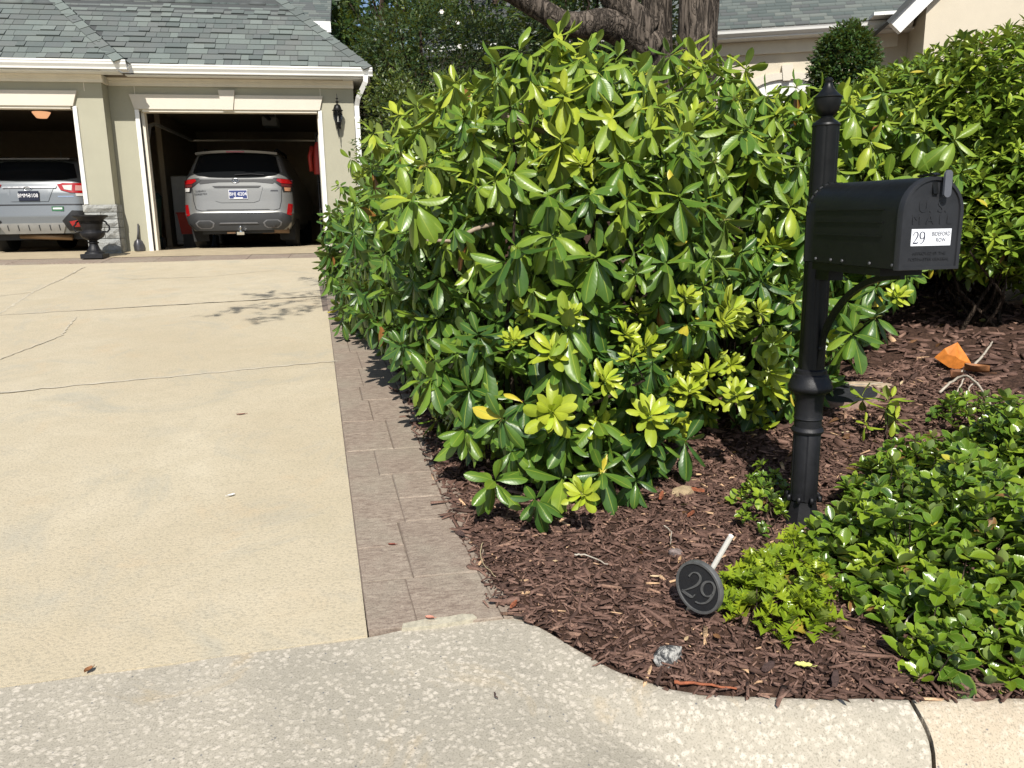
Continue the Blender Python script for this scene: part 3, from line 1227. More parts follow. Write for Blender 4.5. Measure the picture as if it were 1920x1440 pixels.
# back part of the house, seen above the garage roof's right hip
wing = thing('house_wing', 'grey shingled upper roof edge with white gutter behind the garage', 'house', (-4, 21.5, 1.25))
wb = Vector((-1.03, 20.9, 0))
MB().box(-9, -1.25, 21.2, 25, 1.2, 5.9).build('wall', plain('wing_siding', (.2, .2, .19), .9), wing)
mf = MB().prism([(0, 6.30), (.0, 6.55), (.12, 6.55), (.12, 6.32)], (-9, 20.85, 0), (0, 1, 0), (0, 0, 1), (1, 0, 0), 8.08)
mf.build('gutter', M_WHITE, wing)
wr = MB().add([(-9, 20.9, 6.56), (-.92, 20.9, 6.56), (-.92, 25, 9.2), (-9, 25, 9.2), (-9, 20.9, 6.5), (-.92, 20.9, 6.5), (-.92, 25, 9.1), (-9, 25, 9.1)], [(0, 1, 2, 3), (5, 4, 7, 6), (1, 5, 6, 2), (0, 4, 5, 1)]).build('roof', M_UNDER, wing)
Vv, Ff, TT, b = [], [], [], 0
upw = Vector((0, 4.1, 2.64)).normalized()
nw = Vector((0, -2.64, 4.1)).normalized()
for r in range(12):
    x = -4.5 - rnd.random() * .2
    while x < -.95:
        w = rnd.choice([.16, .2, .26, .32])
        x1 = min(x + w, -.93)
        c0 = Vector((0, 20.9, 6.56)) + upw * (r * .145) + nw * .012
        c1 = Vector((0, 20.9, 6.56)) + upw * (r * .145 + .16) + nw * .003
        q = [Vector((x, 0, 0)) + c0, Vector((x1, 0, 0)) + c0, Vector((x1, 0, 0)) + c1, Vector((x, 0, 0)) + c1,
             Vector((x, 0, 0)) + c0 - nw * .012, Vector((x1, 0, 0)) + c0 - nw * .012]
        Vv += [tuple(p) for p in q]
        Ff += [(b, b + 1, b + 2, b + 3), (b + 4, b + 5, b + 1, b)]
        TT += [rnd.random()] * 6
        b += 6
        x += w + .003
me = np_mesh('shingle_field', np.array(Vv), np.array(Ff))
add_attr(me, 'tint', np.array(TT))
tag(mesh_obj('shingle_field', me, M_SHFAR, wr), kind='stuff')

# ------------------------------------------------------------------ wall lantern
lan = thing('wall_lantern', 'black metal coach lantern with clear glass on the garage wall', 'lantern', (-.565, YW - .01, 3.3))
LX, LY = -.565, YW - .13
MB().box(LX - .035, LX + .035, YW - .022, YW - .001, 3.16, 3.42, .008).build('back_plate', M_BLACK, lan)
MB().tube([(LX, YW - .02, 3.36), (LX, YW - .07, 3.42), (LX, LY, 3.44)], .011, 8).build('arm', M_BLACK, lan)
auto_smooth(MB().lathe([(.004, .70), (.006, .64), (.022, .625), (.008, .61), (.012, .595), (.030, .575), (.012, .555), (.014, .54), (.045, .525), (.058, .49), (.070, .455), (.088, .445), (.088, .438), (.02, .436)][::-1], (LX, LY, 2.99), 20).build('cap', M_BLACK, lan), 50)
gk = NT('lantern_glass')
gk.col((.95, .95, .93)).set(.03, trans=1.0, ior=1.2)
auto_smooth(MB().lathe([(.045, .26), (.062, .31), (.07, .37), (.066, .43), (.060, .437)], (LX, LY, 2.99), 20).build('glass_globe', gk.m, lan), 60)
for q in range(6):
    a = q * PI / 3
    MB().tube([(LX + r * math.cos(a), LY + r * math.sin(a), 2.99 + z) for r, z in ((.047, .255), (.065, .31), (.073, .37), (.069, .44))], .0035, 5).build('cage_bar', M_BLACK, lan)
auto_smooth(MB().lathe([(.003, .0), (.006, .03), (.010, .05), (.006, .06), (.011, .12), (.011, .19), (.02, .2), (.045, .22), (.05, .24), (.052, .26), (.045, .265)], (LX, LY, 2.99), 20).build('base_cup', M_BLACK, lan), 50)
auto_smooth(MB().lathe([(.008, .265), (.010, .3), (.009, .33), (.004, .36)], (LX, LY, 2.99), 10).build('bulb', plain('bulb_glass', (.75, .72, .65), .2), lan), 60)

# ------------------------------------------------------------------ urn, scoop
UX, UY = -4.20, 12.60
uz = float(plane_z(UY)) + .012
urn = thing('garden_urn', 'black cast iron urn planter with handles beside the stone pillar base', 'urn', (UX, UY, uz))
MB().box(UX - .155, UX + .155, UY - .155, UY + .155, uz, uz + .07, .008).build('plinth', M_BLACK2, urn)
fl = lambda i, w: 1 + .018 * math.cos(14 * w)
auto_smooth(MB().lathe([(.135, .07), (.13, .09), (.10, .11), (.075, .15), (.06, .20), (.058, .215), (.075, .225), (.075, .24), (.055, .25), (.06, .265), (.10, .28), (.145, .31), (.165, .345),
                        (.168, .37), (.15, .395), (.13, .405), (.128, .42), (.14, .44), (.150, .50), (.165, .55), (.19, .585), (.225, .60), (.235, .612), (.235, .628), (.215, .632), (.18, .60), (.15, .50), (.12, .46)],
                       (UX, UY, uz), 36, fl).build('bowl', M_BLACK2, urn), 40)
for s in (-1, 1):
    MB().tube([(UX + s * r, UY, uz + z) for r, z in ((.15, .39), (.21, .385), (.245, .42), (.245, .47), (.215, .50), (.205, .53), (.175, .545))], .013, 8).build('handle', M_BLACK2, urn, True)
auto_smooth(MB().lathe([(.10, .585), (.176, .59)], (UX, UY, uz), 24).build('soil', M_SOIL, urn), 40)

SX = -3.835
scoop = thing('hand_scoop', 'small dark hand scoop leaning upright against the garage wall', 'scoop', (SX, YW - .1, FZ))
M_SCOOP = plain('scoop_plastic', (.045, .045, .05), .55)
MB().tube([(SX + .0, YW - .065, FZ + .17), (SX + .01, YW - .045, FZ + .28), (SX + .02, YW - .03, FZ + .43)], [.02, .014, .011], 8).build('handle', M_SCOOP, scoop, True)
sc = []
for a, (z, w, d) in enumerate(((.002, .075, .075), (.09, .082, .085), (.15, .065, .07), (.185, .03, .045))):
    for q in range(9):
        t = -1 + 2 * q / 8
        sc.append((SX + w * t, YW - .03 - d * (1 - t * t) * .9 - .015, FZ + z))
m = MB().add(sc, [(a * 9 + q, a * 9 + q + 1, a * 9 + q + 10, a * 9 + q + 9) for a in range(3) for q in range(8)])
m.add([(p[0] * 1.0, p[1] + .006, p[2]) for p in sc], [(a * 9 + q + 9, a * 9 + q + 10, a * 9 + q + 1, a * 9 + q) for a in range(3) for q in range(8)])
m.build('pan', plain('scoop_metal', (.10, .10, .11), .4, .6), scoop, True)

# ------------------------------------------------------------------ cars
def car(name, label, cx, y0, prm):
    root = thing(name, label, 'car', (cx, y0 + 2.2, FZ), 'cars parked in the garage')
    zs = np.array(prm['z'])
    rear = np.array(prm['rear'])
    hw = np.array(prm['hw'])
    front = np.array(prm['front'])
    rc = .26
    # finer levels
    zl = np.unique(np.concatenate([np.linspace(zs[0], zs[-1], 34), zs]))
    R_ = lambda z: np.interp(z, zs, rear)
    W_ = lambda z: np.interp(z, zs, hw)
    F_ = lambda z: np.interp(z, zs, front)

    def ys(x, z):
        w, r = float(W_(z)), float(R_(z))
        a = abs(x)
        y = r + .05 * (a / w) ** 2
        if a > w - rc:
            q = min(1, (a - (w - rc)) / rc)
            y += rc * .8 * (1 - math.sqrt(max(0, 1 - q * q)))
        return y

    S = Vector((cx, y0, FZ))
    vs, fs = [], []
    xsn = np.concatenate([np.linspace(0, .74, 7), [.82, .88, .92, .95, .975, .99, 1.0]])
    xsn = np.concatenate([-xsn[::-1], xsn[1:]])
    nr = len(xsn)
    ring = None
    for z in zl:
        w, f = float(W_(z)), float(F_(z))
        rg = [(w * q, ys(w * q, z), z) for q in xsn]
        yb = rg[-1][1]
        for q in (.25, .5, .75):
            rg.append((w, yb + (f - .35 - yb) * q, z))
        for q in np.linspace(0, PI, 9):
            rg.append((w * math.copysign(abs(math.cos(q)) ** .6, math.cos(q)), f - .35 + .35 * math.sin(q) ** .8 if 0 < q < PI else f - .35, z))
        for q in (.75, .5, .25):
            rg.append((-w, yb + (f - .35 - yb) * q, z))
        ring = len(rg)
        vs += [tuple(S + Vector(p)) for p in rg]
    for a in range(len(zl) - 1):
        for q in range(ring):
            q2 = (q + 1) % ring
            fs.append((a * ring + q, a * ring + q2, (a + 1) * ring + q2, (a + 1) * ring + q))
    fs.append(tuple(range(ring - 1, -1, -1)))
    m = (len(zl) - 1) * ring
    fs.append(tuple(range(m, m + ring)))
    auto_smooth(MB().add(vs, fs).build('body', prm['paint'], root), 35)

    def patch(pn, poly, mat, off=.004, th=.02, parent=root, sub=.06, smooth=False):
        """outline in (x,z) laid on the rear surface, standing proud by off"""
        P = []
        n = len(poly)
        for i in range(n):
            (xa, za), (xb, zb) = poly[i], poly[(i + 1) % n]
            kq = max(1, int(math.hypot(xb - xa, zb - za) / sub))
            for q in range(kq):
                P.append((xa + (xb - xa) * q / kq, za + (zb - za) * q / kq))
        # strips between the outline and its reflection: triangulate by ear clipping through bmesh
        import bmesh
        bm = bmesh.new()
        bv = [bm.verts.new((x, 0, z)) for x, z in P]
        fc = bm.faces.new(bv)
        bmesh.ops.triangulate(bm, faces=[fc])
        bmesh.ops.subdivide_edges(bm, edges=bm.edges[:], cuts=2, use_grid_fill=True)
        ext = bmesh.ops.extrude_face_region(bm, geom=bm.faces[:])
        nv = [g for g in ext['geom'] if isinstance(g, bmesh.types.BMVert)]
        nvs = set(nv)
        for v in bm.verts:
            yy = ys(v.co.x, v.co.z)
            v.co.y = yy - off if v in nvs else yy - off + th
        bmesh.ops.recalc_face_normals(bm, faces=bm.faces)
        me = bpy.data.meshes.new(pn)
        bm.to_mesh(me)
        bm.free()
        for v in me.vertices: v.co = v.co + S
        o = mesh_obj(pn, me, mat, parent)
        if mat is not M_GLASS: auto_smooth(o, 35)
        return o

    def mir(poly): return [(-x, z) for x, z in poly]
    prm['detail'](root, patch, mir, ys, S)
    # wheels
    for sx in (-1, 1):
        for yy in (.85, 3.5):
            wx = cx + sx * (hw.max() - .13)
            t = MB()
            prof = [(.20, -.11), (.30, -.115), (.335, -.10), (.345, -.06), (.345, .06), (.335, .10), (.30, .115), (.20, .11)]
            t.lathe(prof, (0, 0, 0), 28)
            t.xform(Matrix.Translation((wx, y0 + yy, FZ + .345)) @ Matrix.Rotation(PI / 2, 4, 'Y'))
            w = t.build('wheel', M_RUB, root)
            auto_smooth(w, 40)
            h = MB()
            h.lathe([(.20, -.09), (.19, -.02), (.08, .0), (.07, .05), (.19, .06), (.2, .09)], (0, 0, 0), 20)
            h.xform(Matrix.Translation((wx, y0 + yy, FZ + .345)) @ Matrix.Rotation(PI / 2, 4, 'Y'))
            h.build('rim', plain('alloy', (.3, .3, .31), .35, .8), w)
    # underbody
    MB().box(cx - .68, cx + .68, y0 + .35, y0 + 4.0, FZ + .24, FZ + .36).build('underbody', M_BLKPL, root)
    MB().tube([(cx - .62, y0 + .85, FZ + .30), (cx + .62, y0 + .85, FZ + .30)], .035, 8).build('axle', M_BLKPL, root)
    return root, ys, S


EXV, EZV, ENV = (1, 0, 0), (0, 0, 1), (0, -1, 0)


def plate(root, S, ys, x, z, a, b, border_col, field, ink):
    yy = S.y + ys(x, z) - .035
    p = MB().box(S.x + x - .155, S.x + x + .155, yy, yy + .012, S.z + z - .078, S.z + z + .078, .003).build('licence_plate', border_col, root)
    MB().box(S.x + x - .146, S.x + x + .146, yy - .002, yy + .004, S.z + z - .068, S.z + z + .068).build('plate_field', field, p)
    MB().box(S.x + x - .075, S.x + x + .075, yy - .0035, yy + .003, S.z + z - .072, S.z + z - .05).build('plate_band', border_col, p)
    for t, dx in ((a, -.088), (b, .072)):
        mesh_obj('plate_text', text_mesh(t, .084, (S.x + x + dx, yy - .003, S.z + z + .005), EXV, EZV, ENV, .002, 1.0, xs=.86), ink, p)
    MB().lathe([(.011, 0), (.011, .002)], (0, 0, 0), 8).xform(Matrix.Translation((S.x + x + .002, yy - .004, S.z + z + .005)) @ Matrix.Rotation(PI / 2, 4, 'X')).build('plate_dot', ink, p)


M_PLATE_W = plain('plate_white', (.78, .78, .80), .4)
M_PLATE_B = plain('plate_blue', (.035, .05, .16), .4)
M_PLATE_K = plain('plate_dark', (.012, .016, .035), .4)
M_STAR = plain('plate_ink', (.80, .80, .82), .4)
M_LENS_W = plain('clear_lens', (.55, .53, .5), .12, coat=.5)
M_AMBER = plain('amber_lens', (.45, .22, .12), .2, coat=.5)


def emblem(root, S, ys, x, z, w, h):
    yy = S.y + ys(x, z) - .018
    ring, dots = MB(), MB()
    ring.tube([(S.x + x + w * math.cos(t), yy, S.z + z + h * math.sin(t)) for t in np.linspace(0, 2 * PI, 29)], .006, 6, False)
    e = ring.build('emblem', M_CHROME, root, True)
    MB().prism([(w * math.cos(t), h * math.sin(t)) for t in np.linspace(0, 2 * PI, 24, endpoint=False)], (S.x + x, yy + .004, S.z + z), EXV, EZV, (0, 1, 0), .015).build('emblem_field', plain('emblem_blue', (.03, .04, .07), .2, coat=.5), e)
    for dx, dz, s in ((-.45, .2, .34), (.05, .42, .17), (.42, .28, .17), (.1, -.2, .17), (.5, -.12, .17), (-.2, -.45, .17)):
        r = s * w * .75
        pts = []
        for q in range(8):
            a = q * PI / 4
            rr = r if q % 2 == 0 else r * .38
            pts.append((dx * w * .9 + rr * math.cos(a), dz * h * .95 + rr * math.sin(a) * .8))
        MB().prism(pts, (S.x + x, yy - .001, S.z + z), EXV, EZV, (0, -1, 0), .004).build('emblem_star', M_CHROME, e)


def suv_detail(root, patch, mir, ys, S):
    # rear glass
    gl = [(-.72, 1.275), (-.64, 1.235), (-.45, 1.205), (-.2, 1.195), (.2, 1.195), (.45, 1.205), (.64, 1.235), (.72, 1.275), (.64, 1.56), (.5, 1.60), (0, 1.612), (-.5, 1.60), (-.64, 1.56)]
    patch('rear_window', gl, M_GLASS, .016, .04)
    for s in (-1, 1):
        q = [(s * .735, 1.285), (s * .755, 1.29), (s * .675, 1.575), (s * .652, 1.572)]
        patch('window_trim', q if s > 0 else q[::-1], plain('silver_trim', (.4, .4, .4), .3, .6), .008, .02)
    # roof spoiler
    m = MB()
    n = 13
    vs = []
    for i in range(n):
        t = -1 + 2 * i / (n - 1)
        x = t * .68
        zt = 1.665 - .03 * t * t
        vs += [(x, .50 + .10 * t * t, zt), (x, .22 + .10 * t * t, zt - .012), (x, .235 + .10 * t * t, zt - .05), (x, .5 + .08 * t * t, zt - .05)]
    fs = []
    for i in range(n - 1):
        for q in range(4):
            q2 = (q + 1) % 4
            fs.append((i * 4 + q, i * 4 + 4 + q, i * 4 + 4 + q2, i * 4 + q2))
    fs += [(0, 1, 2, 3), tuple((n - 1) * 4 + q for q in (3, 2, 1, 0))]
    m.add([tuple(S + Vector(p)) for p in vs], fs)
    sp = auto_smooth(m.build('roof_spoiler', P_SUV, root), 30)
    MB().box(S.x - .15, S.x + .15, S.y + .222, S.y + .24, S.z + 1.615, S.z + 1.638).build('brake_light', M_RED, sp)
    MB().prism([(-.015, 0), (.015, 0), (.006, .055), (-.006, .055)], (S.x, S.y + 1.0, S.z + 1.68), (0, 1, 0), EZV, EXV, .02).build('antenna_fin', P_SUV, root)
    for s in (-1, 1):
        MB().bar([(S.x + s * .6, S.y + .75, S.z + 1.68), (S.x + s * .62, S.y + .85, S.z + 1.72), (S.x + s * .62, S.y + 2.3, S.z + 1.735), (S.x + s * .6, S.y + 2.45, S.z + 1.69)], .035, .03).build('roof_rail', M_BLKPL, root)
    # black band between the lamps, lamps
    patch('garnish_strip', [(-.60, 1.085), (-.3, 1.115), (.3, 1.115), (.60, 1.085), (.68, 1.165), (0, 1.16), (-.68, 1.165)], M_BLKPL, .007, .03)
    for s in (-1, 1):
        P = (lambda q: q) if s > 0 else mir
        lamp = patch('tail_lamp', P([(.58, 1.15), (.74, 1.03), (.76, .945), (.905, .955), (.905, 1.16), (.62, 1.185)]), M_BLKPL, .012, .04)
        patch('lens', P([(.66, 1.135), (.74, 1.09), (.90, 1.085), (.90, 1.155), (.68, 1.17)]), M_RED, .022, .02, lamp)
        patch('lens', P([(.74, 1.035), (.9, 1.03), (.9, 1.075), (.73, 1.08)]), plain('dark_lens', (.10, .02, .02), .15), .022, .02, lamp)
        patch('reverse_lens', P([(.79, .96), (.88, .96), (.88, 1.02), (.78, 1.02)]), M_AMBER if s > 0 else M_LENS_W, .022, .02, lamp)
        patch('reflector', P([(.80, .56), (.875, .545), (.90, .74), (.83, .745)]), M_RED, .012, .03)
        ring = [(.42, .335), (.47, .30), (.64, .30), (.70, .345), (.72, .40), (.66, .445), (.46, .445), (.40, .40)]
        ex_ = patch('bumper_inset', P([(x, z + .03) for x, z in ring]), plain('satin_grey', (.13, .13, .135), .45), .022, .03)
        patch('inset_panel', P([(.56 + (x - .56) * .82, .41 + (z + .03 - .41) * .8) for x, z in ring]), M_PLAST, .026, .02, ex_)
    # shut lines of the tailgate
    line = [(-.735, 1.0), (-.725, .80), (-.69, .66), (-.60, .635), (0, .628), (.60, .635), (.69, .66), (.725, .80), (.735, 1.0)]
    tb = MB().tube([tuple(S + Vector((x, ys(x, z) - .001, z))) for x, z in line], .006, 5)
    tb.build('shut_line', M_BLKPL, root)
    # tailgate recess around the plate
    patch('plate_recess', [(-.36, .80), (-.27, .77), (.27, .77), (.36, .80), (.43, 1.03), (.38, 1.06), (-.38, 1.06), (-.43, 1.03)], P_SUV, .010, .03)
    patch('tailgate_handle', [(-.36, 1.02), (.36, 1.02), (.40, 1.05), (-.40, 1.05)], M_BLKPL, .02, .03)
    patch('tailgate_crease', [(-.52, .655), (.52, .655), (.46, .69), (-.46, .69)], P_SUV, .014, .03)
    # dark lower bumper
    patch('bumper_cladding', [(-.86, .44), (-.80, .36), (-.72, .30), (.72, .30), (.80, .36), (.86, .44), (.87, .52), (.80, .57), (.72, .60), (-.72, .60), (-.80, .57), (-.87, .52)], M_PLAST, .016, .05)
    patch('bumper_lip', [(-.33, .41), (.33, .41), (.30, .435), (-.30, .435)], plain('satin_grey', (.13, .13, .135), .45), .03, .03)
    for s in (-1, 1):
        MB().box(S.x + s * .74 - .13, S.x + s * .74 + .13, S.y + .50, S.y + .515, S.z + .12, S.z + .40).build('mud_flap', M_RUB, root)
    # exhaust and hitch
    t = MB().tube([tuple(S + Vector((.57, .02, .385))), tuple(S + Vector((.57, .30, .385)))], .05, 16, False)
    t.tube([tuple(S + Vector((.57, .022, .385))), tuple(S + Vector((.57, .30, .385)))], .043, 16, False)
    auto_smooth(t.build('exhaust_tip', plain('rusty_steel', (.28, .19, .12), .4, .8), root), 40)
    MB().tube([tuple(S + Vector((.35, .28, .31))), tuple(S + Vector((.80, .28, .31)))], .075, 14).build('muffler', plain('rusty_muffler', (.22, .15, .10), .55, .6), root, True)
    MB().box(S.x - .55, S.x + .55, S.y + .20, S.y + .26, S.z + .25, S.z + .30).build('hitch_crossbar', M_BLKPL, root)
    MB().box(S.x - .03, S.x + .09, S.y - .10, S.y + .2, S.z + .225, S.z + .275).build('hitch_receiver', M_CHROME, root)
    auto_smooth(MB().lathe([(.03, .0), (.028, .02), (.012, .03), (.012, .055), (.022, .06), (.026, .08), (.02, .10), (.006, .107)], tuple(S + Vector((.03, -.06, .275))), 16).build('tow_ball', M_CHROME, root), 50)
    MB().box(S.x - .24, S.x - .10, S.y + .17, S.y + .2, S.z + .245, S.z + .275).build('hitch_tag', plain('tag_tan', (.5, .33, .22), .6), root)
    # wiper
    MB().bar([tuple(S + Vector((-.02, ys(0, 1.23) - .035, 1.235))), tuple(S + Vector((.25, ys(.2, 1.25) - .035, 1.25))), tuple(S + Vector((.46, ys(.46, 1.23) - .03, 1.235)))], .014, .022, (0, 1, 0)).build('rear_wiper', M_BLKPL, root)
    plate(root, S, ys, 0.02, .905, 'BHJ', '0204', M_PLATE_W, M_PLATE_B, M_STAR)
    emblem(root, S, ys, -.02, 1.14, .062, .036)
    ink = plain('badge_ink', (.03, .03, .035), .35)
    for t, x, z in (('SUBARU', -.60, .965), ('FORESTER', -.60, .915)):
        yy = S.y + ys(x, z) - .006
        mesh_obj('badge_text', text_mesh(t, .042, (S.x + x, yy, S.z + z), EXV, EZV, ENV, .004, 1.15), ink, root)
    patch('badge', [(.55, .955), (.68, .955), (.67, .978), (.56, .978)], ink, .004, .01)


def hatch_detail(root, patch, mir, ys, S):
    gl = [(-.70, 1.20), (-.5, 1.165), (-.2, 1.15), (.2, 1.15), (.5, 1.165), (.70, 1.20), (.60, 1.44), (.4, 1.475), (-.4, 1.475), (-.60, 1.44)]
    patch('rear_window', gl, M_GLASS, .016, .04)
    m = MB()
    m.hexa([tuple(S + Vector(p)) for p in ((-.62, .22, 1.495), (.62, .22, 1.495), (.62, .55, 1.52), (-.62, .55, 1.52), (-.62, .2, 1.515), (.62, .2, 1.515), (.62, .55, 1.555), (-.62, .55, 1.555))])
    m.build('roof_spoiler', P_HATCH, root)
    for s in (-1, 1):
        MB().bar([(S.x + s * .57, S.y + .75, S.z + 1.53), (S.x + s * .585, S.y + .85, S.z + 1.575), (S.x + s * .585, S.y + 2.1, S.z + 1.585)], .035, .03).build('roof_rail', M_BLKPL, root)
        P = (lambda q: q) if s > 0 else mir
        lamp = patch('tail_lamp', P([(.42, 1.09), (.47, 1.0), (.62, .955), (.89, .95), (.89, 1.11), (.5, 1.115)]), M_RED, .014, .04)
        patch('lens', P([(.50, 1.075), (.53, 1.01), (.64, .99), (.645, 1.08)]), M_LENS_W, .022, .02, lamp)
        patch('lens', P([(.69, .99), (.86, .99), (.86, 1.07), (.69, 1.075)]), plain('pink_lens', (.42, .22, .2), .2), .022, .02, lamp)
        patch('reverse_lens', P([(.70, .90), (.86, .90), (.86, .94), (.69, .945)]), M_LENS_W, .012, .03, lamp)
        patch('corner_cladding', P([(.46, .50), (.54, .34), (.84, .33), (.89, .66), (.62, .67)]), M_BLKPL, .014, .04)
        patch('reflector', P([(.57, .49), (.61, .40), (.74, .40), (.74, .52)]), M_RED, .024, .02)
    patch('tailgate_recess', [(-.36, 1.02), (-.28, .82), (.28, .82), (.36, 1.02)], P_HATCH, .012, .03)
    patch('tailgate_handle', [(-.40, 1.035), (.40, 1.035), (.41, 1.06), (-.41, 1.06)], plain('silver_trim', (.4, .4, .4), .3, .6), .022, .03)
    patch('shut_line', [(-.80, .755), (.80, .755), (.80, .775), (-.80, .775)], M_BLKPL, .005, .02)
    b = patch('bumper_skid', [(-.50, .42), (-.44, .30), (.44, .30), (.50, .42), (.48, .47), (-.48, .47)], plain('silver_skid', (.30, .30, .29), .4, .3), .018, .05)
    for x in (-.38, -.22, -.06, .10, .26, .40):
        patch('skid_slot', [(x, .35), (x + .015, .35), (x + .015, .44), (x, .44)], M_PLAST, .022, .02, b)
    MB().tube([tuple(S + Vector((-.3, .25, .27))), tuple(S + Vector((.5, .25, .23)))], .05, 10).build('exhaust_pipe', plain('rusty_steel', (.28, .19, .12), .4, .8), root, True)
    MB().box(S.x - .7, S.x + .7, S.y + .3, S.y + .34, S.z + .2, S.z + .3).build('crossmember', M_BLKPL, root)
    plate(root, S, ys, .0, .905, 'BMM', '3108', M_PLATE_K, M_PLATE_K, M_STAR)
    emblem(root, S, ys, -.02, 1.02, .065, .032)
    patch('badge', [(.42, .885), (.66, .885), (.66, .905), (.43, .905)], M_CHROME, .004, .01)
    st = MB().box(S.x + .32, S.x + .50, S.y + ys(.4, .68) - .008, S.y + ys(.4, .68) + .004, S.z + .66, S.z + .735).build('bumper_sticker', plain('sticker_green', (.03, .13, .06), .5), root)
    MB().box(S.x + .34, S.x + .48, S.y + ys(.4, .68) - .010, S.y + ys(.4, .68) - .006, S.z + .69, S.z + .715).build('sticker_band', M_STAR, st)


P_SUV = m_paint('warm_grey_paint', (.215, .215, .205))
P_HATCH = m_paint('silver_blue_paint', (.20, .215, .225))
car('sport_utility_car', 'warm grey sport utility car with tow ball in the right garage bay', -2.37, 14.22,
    dict(z=[.30, .42, .58, .62, .80, 1.0, 1.2, 1.28, 1.45, 1.60, 1.66, 1.69], rear=[.06, .01, .0, .02, .05, .08, .12, .16, .26, .36, .46, .70],
         hw=[.80, .88, .915, .915, .91, .90, .865, .83, .765, .70, .65, .50], front=[4.5, 4.58, 4.6, 4.6, 4.58, 4.4, 3.5, 3.3, 3.0, 2.7, 2.6, 2.3], paint=P_SUV, detail=suv_detail))
car('hatchback_car', 'silver blue hatchback with dark bumper corners in the left garage bay', -5.60, 14.10,
    dict(z=[.30, .42, .58, .78, .95, 1.12, 1.2, 1.35, 1.47, 1.52, 1.55], rear=[.06, .01, .0, .03, .05, .10, .15, .27, .37, .45, .7],
         hw=[.80, .87, .895, .895, .89, .86, .82, .73, .67, .62, .48], front=[4.3, 4.38, 4.4, 4.4, 4.2, 3.5, 3.2, 2.9, 2.6, 2.5, 2.3], paint=P_HATCH, detail=hatch_detail))

# ------------------------------------------------------------------ things in the garage
fr = thing('refrigerator', 'white upright refrigerator standing in the dark left of the grey car', 'refrigerator', (-3.75, 17.6, FZ))
M_FR = plain('fridge_enamel', (.36, .36, .35), .4)
MB().box(-4.15, -3.25, 17.3, 18.0, FZ + .03, FZ + 1.42, .02).build('cabinet', M_FR, fr)
MB().box(-4.14, -3.26, 17.25, 17.297, FZ + .1, FZ + 1.41, .015).build('door', M_FR, fr)
MB().box(-3.78, -3.74, 17.21, 17.25, FZ + .95, FZ + 1.13).build('handle', M_BLKPL, fr)
MB().box(-3.42, -3.36, 17.235, 17.25, FZ + 1.22, FZ + 1.3).build('magnet', M_BLKPL, fr)
BO = -.44
bn = thing('wheeled_bin', 'dark green wheeled rubbish bin inside the right garage door', 'bin', (-3.55 + BO, 14.5, FZ))
M_BIN = plain('bin_green', (.008, .03, .022), .5)
MB().hexa([(-3.78 + BO, 14.3, FZ + .05), (-3.36 + BO, 14.3, FZ + .05), (-3.36 + BO, 14.75, FZ + .05), (-3.78 + BO, 14.75, FZ + .05), (-3.84 + BO, 14.22, FZ + .88), (-3.30 + BO, 14.22, FZ + .88), (-3.30 + BO, 14.83, FZ + .88), (-3.84 + BO, 14.83, FZ + .88)]).build('body', M_BIN, bn)
MB().hexa([(-3.86 + BO, 14.2, FZ + .885), (-3.28 + BO, 14.2, FZ + .885), (-3.28 + BO, 14.85, FZ + .885), (-3.86 + BO, 14.85, FZ + .885), (-3.8 + BO, 14.26, FZ + .95), (-3.34 + BO, 14.26, FZ + .95), (-3.34 + BO, 14.8, FZ + .97), (-3.8 + BO, 14.8, FZ + .97)]).build('lid', M_BIN, bn)
for s in (-3.80 + BO, -3.34 + BO):
    MB().lathe([(.1, -.025), (.1, .025)], (0, 0, 0), 14).xform(Matrix.Translation((s, 14.78, FZ + .1)) @ Matrix.Rotation(PI / 2, 4, 'Y')).build('wheel', M_RUB, bn)
rb = thing('storage_tub', 'red plastic tub on the floor between green bin and grey car', 'tub', (-3.5, 15.6, FZ))
M_REDP = plain('red_plastic', (.34, .025, .015), .5)
MB().hexa([(-3.62, 15.5, FZ + .25), (-3.3, 15.5, FZ + .25), (-3.3, 15.8, FZ + .25), (-3.62, 15.8, FZ + .25), (-3.66, 15.46, FZ + .62), (-3.26, 15.46, FZ + .62), (-3.26, 15.84, FZ + .62), (-3.66, 15.84, FZ + .62)]).build('tub_body', M_REDP, rb)
MB().box(-3.68, -3.24, 15.44, 15.86, FZ + .62, FZ + .645, .006).build('rim', M_REDP, rb)
MB().box(-3.6, -3.3, 15.5, 15.8, FZ, FZ + .248).build('base_crate', M_BLKPL, rb)
cl = thing('tool_box', 'small blue tool box low beside the grey car', 'tool box', (-3.35, 16.2, FZ))
MB().box(-3.42, -3.12, 16.1, 16.35, FZ + .001, FZ + .22, .02).build('box', plain('tool_blue', (.05, .09, .16), .5), cl)
MB().tube([(-3.36, 16.22, FZ + .22), (-3.36, 16.22, FZ + .28), (-3.18, 16.22, FZ + .28), (-3.18, 16.22, FZ + .22)], .012, 6).build('handle', M_BLKPL, cl)
tr = thing('door_track', 'pale steel overhead door track across the right garage bay', 'track', (-2.3, 16.5, 3.0))
M_GALV = plain('galvanised', (.5, .49, .46), .35, .7)
MB().bar([(-3.60, 13.8, 1.5), (-3.60, 13.8, 3.0), (-3.6, 14.0, 3.25), (-3.6, 14.3, 3.32), (-3.6, 17.0, 3.34)], .04, .05, (1, 0, 0)).build('rail', M_GALV, tr)
MB().bar([(-.90, 13.8, 1.5), (-.90, 13.8, 3.0), (-.9, 14.0, 3.25), (-.9, 14.3, 3.32), (-.9, 17.0, 3.34)], .04, .05, (1, 0, 0)).build('rail', M_GALV, tr)
MB().tube([(-3.66, 17.0, 3.34), (-.84, 17.0, 3.34)], .022, 8).build('cross_bar', M_GALV, tr)
